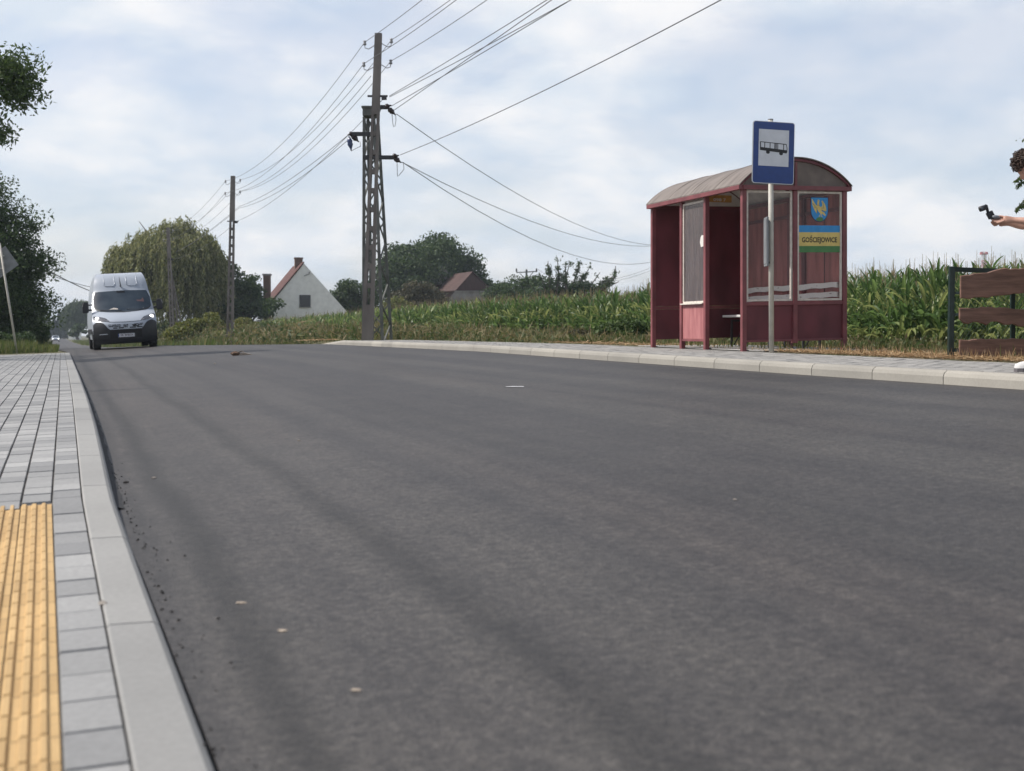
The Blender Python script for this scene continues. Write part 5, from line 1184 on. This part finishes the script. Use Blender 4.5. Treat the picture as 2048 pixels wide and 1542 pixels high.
Zp = 68; kp = Zp / F; pp = W(75, HOR, Zp); pp.z = gz(pp.x, pp.y); X_ = lambda px, py, dy=0: Vector(((px - 75) * kp, dy, (HOR - py) * kp + CZ - pp.z))
s2 = thing('road_board', 'rectangular road board on two posts seen from behind, in front of the big left tree', 'road sign', pp, -PHI)
for (x0, y0, x1, y1) in ((62, 614, 67, 692), (82, 620, 86.5, 692)):
    b = MB(); b.tube([X_(x1, y1), X_(x0, y0)], .035, 8); obj('post', b, M['pole_grey'], s2, smooth=True)
b = MB(); b.prism([X_(61.5, 615, .05), X_(82, 619, .05), X_(82, 630, .05), X_(61.5, 628, .05)], (0, .02, 0)); obj('board', b, M['grey_back'], s2)
b = MB(); b.prism([X_(85, 637, .05), X_(95, 637, .05), X_(95, 649, .05), X_(85, 650, .05)], (0, .02, 0)); obj('small_board', b, M['grey_back'], s2)
# thin post out of frame on the left whose shadow falls across the road
q0 = Vector((-1.35, 17.3, gz(-1.35, 17.3)))
s3 = thing('road_sign', 'round sign on a thin pole standing on the pavement left of the photo', 'road sign', q0, 0)
b = MB(); b.tube([(0, 0, -.1), (0, 0, 3.05)], .055, 10); obj('pole', b, M['pole_grey'], s3); b = MB(); b.lathe([(0, 0), (.05, 0), (.05, .02), (0, .02)], (0, -.05, 2.6), (0, 1, 0), 24); obj('sign_plate', b, M['grey_back'], s3)

# ------------------------------------------------------------------ plank fence with green frame
M['green_metal'] = mat('dark_green_metal', (.004, .018, .014), .4, .2, 8)
M['plank'] = mat('brown_stained_plank', (.215, .118, .088), .7, col2=(.11, .06, .044), scale=5, stretch=(.7, 1, 5), bump=.35, bscale=25)
Zf = 14.3; kf = Zf / F; pf = W(1902, HOR, Zf); pf.z = gz(pf.x, pf.y); Y_ = lambda px, py, dy=0.: Vector(((px - 1902) * kf, dy, (HOR - py) * kf + CZ - pf.z))
fn = thing('plank_fence', 'low fence of wavy brown planks on a dark green metal frame beside the maize', 'fence', pf, -PHI)
b = MB(); b.bar(Y_(1901, 714), Y_(1903.5, 533), .058, .058); obj('post', b, M['green_metal'], fn, bevel=.004)
fd = Vector((1.0, .55, 0)).normalized()
def frp(u, z): return Vector((fd.x * u, fd.y * u, z))
ztop = Y_(1900, 535).z; Lf = 3.6
b = MB(); b.bar(frp(.0, ztop - .02), frp(Lf, ztop - .02), .05, .05, side=(0, 0, 1)); b.bar(frp(.0, .10), frp(Lf, .10), .03, .03, side=(0, 0, 1)); obj('rail', b, M['green_metal'], fn)
for u in (.98, 2.2, Lf):
    b = MB(); b.bar(frp(u, -.05), frp(u, ztop), .045, .045); obj('post', b, M['green_metal'], fn)
ms = MB(); n_ = 0; dgn = .065
hh = ztop - .14
def wireseg(u0, z0, u1, z1):
    ms.bar(frp(u0, z0), frp(u1, z1), .0028, .0028)
u = -hh
while u < Lf:
    for sg in (1, -1):
        a0_, a1_ = (0, hh) if sg == 1 else (hh, 0)
        u0_, u1_ = u, u + hh
        c0 = max(0, -u0_) ; c1 = min(hh, Lf - u0_)
        if c1 > c0: wireseg(u0_ + c0, .12 + (c0 if sg == 1 else hh - c0), u0_ + c1, .12 + (c1 if sg == 1 else hh - c1))
    u += dgn
M['mesh_green'] = mat('mesh_wire_green', (.10, .14, .11), .5); obj('wire_mesh', ms, M['mesh_green'], fn)
def plank(name, top, bot, z_off, th=.045, m='plank', dy=-.10, lab=None):
    xs = np.linspace(top[0][0], top[-1][0], 40); T_ = I([a for a, _ in top], [c for _, c in top]); B_ = I([a for a, _ in bot], [c for _, c in bot]); b = MB(); P = []
    for x in xs:
        wv = 1.6 * sin(x * .17) + 1.2 * sin(x * .39 + 1) + .6 * sin(x * .83); t_, o_ = Y_(x, T_(x) + wv * .4, dy), Y_(x, B_(x) + wv * .6, dy)
        P.append([t_ + Vector((0, .008, 0)), t_ + Vector((0, 0, -.008)), o_ + Vector((0, 0, .006)), o_ + Vector((0, .008, 0)), o_ + Vector((0, th, 0)), t_ + Vector((0, th, 0)), t_ + Vector((0, .008, 0))])
    b.grid(P); n = len(b.v); b.f += [tuple(range(0, 6)), tuple(range(n - 7, n - 1))[::-1]]
    return obj(name, b, M[m], fn)
plank('plank', [(1916, 552), (1935, 549), (1965, 546), (1985, 541), (2003, 536), (2015, 539), (2030, 538), (2050, 535), (2120, 532), (2260, 528)], [(1916, 597), (1938, 597), (1975, 594), (2010, 590), (2050, 585), (2130, 580), (2260, 577)], 0)
plank('plank', [(1914, 617), (1930, 615), (1950, 617), (1960, 614), (1972, 613), (1985, 616), (2005, 614), (2020, 619), (2050, 618), (2260, 616)], [(1914, 640), (1925, 648), (1938, 645), (1945, 643), (1965, 650), (1978, 643), (1990, 643), (2005, 650), (2022, 649), (2036, 655), (2046, 648), (2080, 652), (2140, 646), (2260, 650)], 0)
plank('plank', [(1914, 680), (1950, 678), (2000, 677.5), (2048, 677), (2260, 676)], [(1914, 712), (1960, 724), (2000, 726), (2048, 728), (2260, 730)], 0)
for y in (586, 629, 701):
    b = MB(); b.bar(Y_(1903, y), Y_(1922, y, -.05), .022, .03); obj('bracket', b, M['green_metal'], fn)

# ------------------------------------------------------------------ person (mostly outside the frame)
Zq = 10.4; kq = Zq / F; pq = W(2088, HOR, Zq); pq.z = gz(pq.x, pq.y) + .009; Q = lambda px, py, dy=0.: Vector(((px - 2088) * kq, dy, (HOR - py) * kq + CZ - pq.z))
pe = thing('person', 'person in white top bending over a handheld camera at the right edge', 'person', pq, -PHI)
def skin_obj(name, verts, edges, radii, m, root_i=0, sub=2, par=pe):
    me = bpy.data.meshes.new(name); me.from_pydata([tuple(v) for v in verts], edges, []); o = bpy.data.objects.new(name, me); COL.objects.link(o); o.parent = par
    sk = o.modifiers.new('skin', 'SKIN'); sk.use_smooth_shade = True
    for i, r in enumerate(radii):
        v = me.skin_vertices[0].data[i]; v.radius = r if hasattr(r, '__len__') else (r, r); v.use_root = (i == root_i)
    sb = o.modifiers.new('sub', 'SUBSURF'); sb.levels = sub; sb.render_levels = sub; me.materials.append(m); return o
gz0 = .0
V = []; Ed = []; Rd = []
def jv(p, r, par_=None):
    V.append(p); Rd.append(r)
    if par_ is not None: Ed.append((par_, len(V) - 1))
    return len(V) - 1
hipz = .90
pel = jv(Vector((.06, 0, hipz)), (.10, .09)); ab = jv(Vector((.05, 0, 1.08)), (.085, .075), pel); ch = jv(Vector((.03, 0, 1.27)), (.10, .08), ab); nk = jv(Vector((-.02, 0, 1.43)), .055, ch); hd0 = jv(Vector((-.065, 0, 1.53)), .056, nk); hd1 = jv(Vector((-.095, 0, 1.59)), .055, hd0)
for sg in (-1, 1):
    hp = jv(Vector((.06, sg * .09, hipz - .06)), .09, pel); kn = jv(Vector((.01 + (.05 if sg > 0 else 0), sg * .11, .48)), .06, hp); an = jv(Vector((.03 + (.1 if sg > 0 else -.08), sg * .12, .10)), .04, kn)
    jv(Vector((.03 + (.1 if sg > 0 else -.08) - .12, sg * .13, .035)), .035, an)
    shd = jv(Vector((.01, sg * .17, 1.36)), .062, ch)
    el_ = jv(Q(2072, 449, sg * .20), .042, shd)
    wr = jv(Q(2022, 443 + sg * 1.5, sg * .055), (.024, .027), el_)
    jv(Q(2010, 442 + sg * 2, sg * .05), (.034, .018), wr)
    jv(Q(2001, 442 + sg * 2.5, sg * .045), (.036, .015), len(V) - 1)
body = skin_obj('body', V, Ed, Rd, M['skin'], 0)
# fingers: five separate chains per hand, closed around the grip
for sg in (-1, 1):
    for j in range(4):
        dy_ = sg * (.015 + j * .02); a = Q(2003, 441 + sg * 2.5 + j * 1.1, dy_); 
        ln = [1.0, 1.1, 1.0, .8][j]
        vs = [a, Q(2003 - 8 * ln, 442.5 + sg * 2 + j * 1.6, dy_ * .8), Q(2003 - 15 * ln, 442 + sg * 2 + j * 2.0, dy_ * .45), Q(2003 - 19 * ln, 439 + sg * 2 + j * 2.0, dy_ * .2)]
        skin_obj('finger', vs, [(0, 1), (1, 2), (2, 3)], [.0095, .009, .008, .0065], M['skin'], 0, 1, body)
    vs = [Q(2010, 438 + sg, sg * .03), Q(2003, 434 + sg, sg * .012), Q(1994, 434 + sg, sg * .006), Q(1989, 435 + sg, sg * .004)]
    skin_obj('thumb', vs, [(0, 1), (1, 2), (2, 3)], [.012, .010, .009, .007], M['skin'], 0, 1, body)
# head looking down to the left
hc = Q(2059, 331) + Vector((0.0, 0, 0)); tl_ = Matrix.Rotation(R(-50), 3, 'Y')
def head_pt(th, ph):
    # local: -x is the face direction, z up
    x, y, z = -cos(ph) * cos(th), sin(th) * cos(ph), sin(ph)
    r = Vector((x * .098, y * .074, z * .118))
    if x < 0 and z < 0: r.x += -.006 * (-x); r.z *= 1.02
    return r
b = MB(); P = []
for i in range(25):
    ph = -pi / 2 + pi * i / 24; row = []
    for j in range(33):
        th = -pi + 2 * pi * j / 32; v = head_pt(th, ph); z = v.z; fx = max(0.0, cos(th)) ** 12 * (1 if abs(th) < pi / 2 else 0)
        nose = fx * math.exp(-((z + .018) / .022) ** 2) * .024 + fx * math.exp(-((z - .005) / .03) ** 2) * .006; brow = max(0, cos(th)) ** 3 * math.exp(-((z - .032) / .012) ** 2) * .006; lips = fx ** .5 * math.exp(-((z + .055) / .009) ** 2) * .007; chin = fx ** .4 * math.exp(-((z + .092) / .018) ** 2) * .010
        eye = math.exp(-((abs(th) - .42) / .16) ** 2) * math.exp(-((z - .012) / .012) ** 2) * -.007
        v.x -= nose + brow + lips + chin + eye; row.append(hc + tl_ @ v)
    P.append(row)
b.grid(P); hdo = obj('head', b, M['skin'], body, smooth=True)
for sg in (-1, 1):
    b = MB(); b.sphere(hc + tl_ @ Vector((.005, sg * .076, -.008)), (.018, .010, .032), 10, 8); obj('ear', b, M['skin'], hdo, smooth=True)
    b = MB(); b.sphere(hc + tl_ @ Vector((-.083, sg * .032, .012)), .0105, 10, 8); obj('eyelid', b, M['skin'], hdo, smooth=True)
    b = MB(); b.bar(hc + tl_ @ Vector((-.094, sg * .018, .036)), hc + tl_ @ Vector((-.084, sg * .048, .034)), .006, .006); obj('eyebrow', b, M['black'], hdo)
M['hair'] = foliage('curly_hair', [(.022, .013, .010), (.045, .027, .02), (.08, .048, .035)], 0, .55)
rgh = np.random.default_rng(5); b = MB()
for i in range(520):
    th = rgh.uniform(-pi, pi); ph = rgh.uniform(-.35, pi / 2)
    if abs(th) < 1.25 and ph < .42: continue
    c = hc + tl_ @ (head_pt(th, ph) * rgh.uniform(1.0, 1.14)); r = rgh.uniform(.008, .017); ax_ = Vector(rgh.normal(size=3)).normalized(); e1 = ax_.orthogonal().normalized(); e2 = ax_.cross(e1); turns = rgh.uniform(.8, 1.6)
    b.tube([c + e1 * r * cos(t_) + e2 * r * sin(t_) + ax_ * (t_ * .0035) for t_ in np.linspace(0, 2 * pi * turns, 9)], .0046, 4)
b.grid([[hc + tl_ @ (head_pt(th, ph) * 1.04) for th in np.linspace(1.2, 2 * pi - 1.2, 24)] for ph in np.linspace(-.4, pi / 2, 10)]); b.grid([[hc + tl_ @ (head_pt(th, ph) * 1.045) for th in np.linspace(-1.3, 1.3, 16)] for ph in np.linspace(.5, pi / 2, 8)])
obj('hair', b, M['hair'], hdo)
# shirt, shorts, shoes, hanging black bag
M['shirt'] = mat('white_cotton', (.62, .61, .60), .85, .05, 6, .2, 20); M['shorts'] = mat('black_fabric', (.012, .012, .015), .85, .2, 20)
vs = [Vector((.055, 0, .93)), Vector((.048, 0, 1.10)), Vector((.03, 0, 1.27)), Vector((.0, 0, 1.39)), Vector((.01, -.17, 1.365)), Vector((.01, .17, 1.365)), Vector((-.005, -.21, 1.27)), Vector((-.005, .21, 1.27))]
skin_obj('shirt', vs, [(0, 1), (1, 2), (2, 3), (2, 4), (2, 5), (4, 6), (5, 7)], [(.16, .15), (.15, .14), (.17, .15), .075, .085, .085, .075, .075], M['shirt'], 0)
vs = [Vector((.06, 0, .98)), Vector((.06, 0, .88)), Vector((.06, -.09, .80)), Vector((.06, .09, .80)), Vector((.035, -.105, .60)), Vector((.06, .105, .60))]
skin_obj('shorts', vs, [(0, 1), (1, 2), (1, 3), (2, 4), (3, 5)], [(.155, .14), (.155, .14), .115, .115, .115, .115], M['shorts'], 0)
b = MB(); c = Q(2056, 522, -.13); b.box(c, (.10, .07, .25), Matrix.Rotation(R(6), 3, 'Y')); obj('bag', b, M['shorts'], pe, bevel=.02); b = MB(); b.tube([c + Vector((.0, 0, .12)), c + Vector((.06, .0, .40)), Vector((.0, -.14, 1.40)), Vector((.08, -.05, 1.40)), c + Vector((.12, .03, .35)), c + Vector((.03, 0, .12))], .009, 6); obj('bag_strap', b, M['shorts'], pe)
for sg, x_, y_ in ((-1, 2057, 737), (1, 2098, 735)):
    base = Q(x_, y_, sg * .12); base.z = .0; b = MB(); P = []
    for i, (dx_, w2, h2) in enumerate(((-.155, .0, .03), (-.15, .03, .045), (-.12, .045, .06), (-.06, .05, .075), (0, .042, .095), (.05, .04, .12), (.10, .038, .12), (.125, .02, .08), (.128, .0, .05))):
        P.append([base + Vector((dx_, w2 * cos(a_), .025 + max(0, sin(a_)) * h2 * .9)) for a_ in np.linspace(0, pi, 9)])
    b.grid(P); sh_ = obj('shoe', b, M['sign_white'] if False else M['shirt'], pe, smooth=True)
    b = MB(); pts = [(-.16, 0), (-.15, .035), (-.11, .05), (-.05, .053), (.05, .045), (.12, .04), (.135, 0), (.12, -.04), (.05, -.045), (-.05, -.053), (-.11, -.05), (-.15, -.035)]
    b.prism([base + Vector((u_, v_, .002)) for u_, v_ in pts], (0, 0, .030)); M['sole'] = M.get('sole') or mat('grey_sole', (.12, .11, .115), .8); obj('sole', b, M['sole'], sh_)
# handheld gimbal camera
gm_o = Q(1985, 436); gm = thing('gimbal_camera', 'small black gimbal camera held in both hands of the person', 'camera', pq, -PHI)
b = MB(); b.box(Q(1981, 430, .0), (.052, .035, .058), Matrix.Rotation(R(-28), 3, 'Y')); obj('grip_head', b, M['van_black'], gm, bevel=.006)
b = MB(); b.bar(Q(1983, 436), Q(2002, 441), .030, .026); obj('handle', b, M['dark_metal'], gm, bevel=.005)
b = MB(); b.tube([Q(1976, 425), Q(1974, 417), Q(1973, 412), Q(1970, 411)], .012, 8); obj('gimbal_arm', b, M['van_black'], gm, smooth=True)
b = MB(); b.lathe([(0, -.03), (.020, -.028), (.022, .0), (.022, .025), (.017, .03), (0, .03)], Q(1965.5, 416.5), (-1, .2, -.35), 16); hd_ = obj('camera_head', b, M['van_black'], gm, smooth=True)
b = MB(); b.sphere(Q(1963.5, 417.5, -.012), (.012, .012, .012), 10, 8); obj('lens', b, M['screen'], hd_, smooth=True)
b = MB(); b.sphere(Q(1990, 434.5, -.02), (.034, .022, .016), 12, 8, Matrix.Rotation(R(8), 3, 'Y')); M['shiny_grey'] = mat('phone_grey', (.16, .17, .19), .25, .3, 40); obj('clamp', b, M['shiny_grey'], gm, smooth=True)

# ------------------------------------------------------------------ small things on the road
M['dirt'] = mat('dirt_clod', (.12, .075, .05), .95, .35, 20, .6, 30); M['card'] = mat('pale_card', (.42, .35, .28), .9, .2, 12); M['paper'] = mat('white_paper', (.55, .55, .57), .8); M['pebble'] = mat('pebble', (.30, .27, .24), .9, .3, 30); M['pebble_dark'] = mat('pebble_dark', (.035, .033, .033), .9)
def lump(name, label, cat, px, py, rx, ry, rz, m, seed, group=None):
    p, Z = gp(px, py); rg = np.random.default_rng(seed); b = MB(); P = []
    off = rg.uniform(0, 9, 3)
    for i in range(9):
        row = []
        for j in range(13):
            th, a = pi * i / 8, 2 * pi * (j % 12) / 12; f = 1 + .22 * sin(a * 2 + off[0]) * sin(th) + .14 * sin(a * 5 + off[1] + th * 3) + .1 * cos(th * 4 + off[2])
            row.append((rx * f * sin(th) * cos(a), ry * f * sin(th) * sin(a), rz * f * cos(th) + rz * .7))
        P.append(row)
    b.grid(P); o = obj(name, b, m, None, smooth=False); o.location = p; o.rotation_euler = (0, 0, rg.uniform(-.4, .4) - PHI); tag(o, label, cat, group); return o, p, Z
o1, pcl, Zcl = lump('dirt_clod', 'brown clod of dirt lying on the road below the second pole', 'debris', 471, 711, .11, .08, .05, M['dirt'], 1)
b = MB(); b.prism([(.06, -.03, .01), (.17, -.06, .06), (.31, -.04, .02), (.36, .0, .008), (.25, .06, .015), (.12, .05, .05)], (0, 0, .012)); b.prism([(.02, -.05, .05), (.12, -.06, .09), (.17, .02, .08), (.06, .05, .07)], (0, 0, .012))
o = obj('cardboard_scrap', b, M['card'], None); o.location = pcl; o.rotation_euler = (0, 0, -PHI); tag(o, 'crumpled pale cardboard scrap leaning on the brown clod', 'litter')
p, Z = gp(1030, 774); b = MB(); b.prism([(-.085, -.03, .003), (.0, -.04, .004), (.09, -.01, .003), (.08, .03, .006), (-.02, .02, .007), (-.09, .02, .003)], (0, 0, .0015)); o = obj('paper_scrap', b, M['paper'], None); o.location = p; o.rotation_euler = (0, 0, -PHI); tag(o, 'flat white paper scrap in the middle of the road', 'litter')
for (x, y, rx, m_, lb) in ((483, 1206, .014, 'card', 'pale dry leaf bit on the near road, the upper one of three'), (565, 1262, .015, 'card', 'pale dry leaf bit on the near road, the middle one of three'), (712, 1381, .012, 'card', 'pale dry leaf bit on the near road, the lowest of three')):
    lump('leaf_bit', lb, 'debris', x, y, rx, rx * .6, .002, M[m_], x, 'pale bits on the near road')
for (x, y, rx, m_, lb) in ((308, 957, .011, 'pebble', 'small pale pebble on the road, close to the kerb end'), (252, 966, .012, 'pebble_dark', 'small dark pebble between the kerb and the pale pebble'), (206, 1210, .014, 'pebble', 'pale pebble stuck in the joint behind the kerb'), (202, 1021, .012, 'pebble_dark', 'dark pebble lying on the top of the kerb'), (598, 882, .010, 'pebble', 'tiny white pebble on the road, farther off than the others'),
                          (1470, 1000, .007, 'pebble', 'tiny pale pebble on the open asphalt right of the middle'), (430, 728, .02, 'pebble', 'pale pebble in front of the brown clod')):
    lump('pebble', lb, 'pebble', x, y, rx, rx * .8, rx * .5, M[m_], x + 3)
# loose tar crumbs along the kerb
V = []; Fc = []; rgc = np.random.default_rng(77)
for i in range(420):
    s = rgc.uniform(1.6, 9) ; x = .264 + rgc.exponential() * (.012 + .03 * (s < 5)); r = .001 + .006 * rgc.uniform() ** 3; z = gz(x, s); n = len(V)
    V += [(x - r, s, z), (x + r, s + r * .4, z), (x, s - r, z + r), (x + r * .2, s + r, z + r * .8)]; Fc += [[n, n + 1, n + 2], [n, n + 1, n + 3], [n + 1, n + 2, n + 3], [n, n + 2, n + 3]]
tag(npmesh('gravel', V, Fc, M['pebble_dark'], None, 3), kind='stuff')

# ------------------------------------------------------------------ haze
hz_ = MB(); hz_.box((0, 950, 28), (2600, 2300, 62)); hm = bpy.data.materials.new('haze'); hm.use_nodes = True; t_ = hm.node_tree; t_.nodes.clear()
ho = N(t_, 'ShaderNodeOutputMaterial'); pv = N(t_, 'ShaderNodeVolumePrincipled'); pv.inputs['Color'].default_value = (.78, .88, 1, 1); pv.inputs['Density'].default_value = .00035; pv.inputs['Anisotropy'].default_value = .2
t_.links.new(pv.outputs[0], ho.inputs['Volume'])
tag(obj('haze', hz_, hm), kind='stuff')
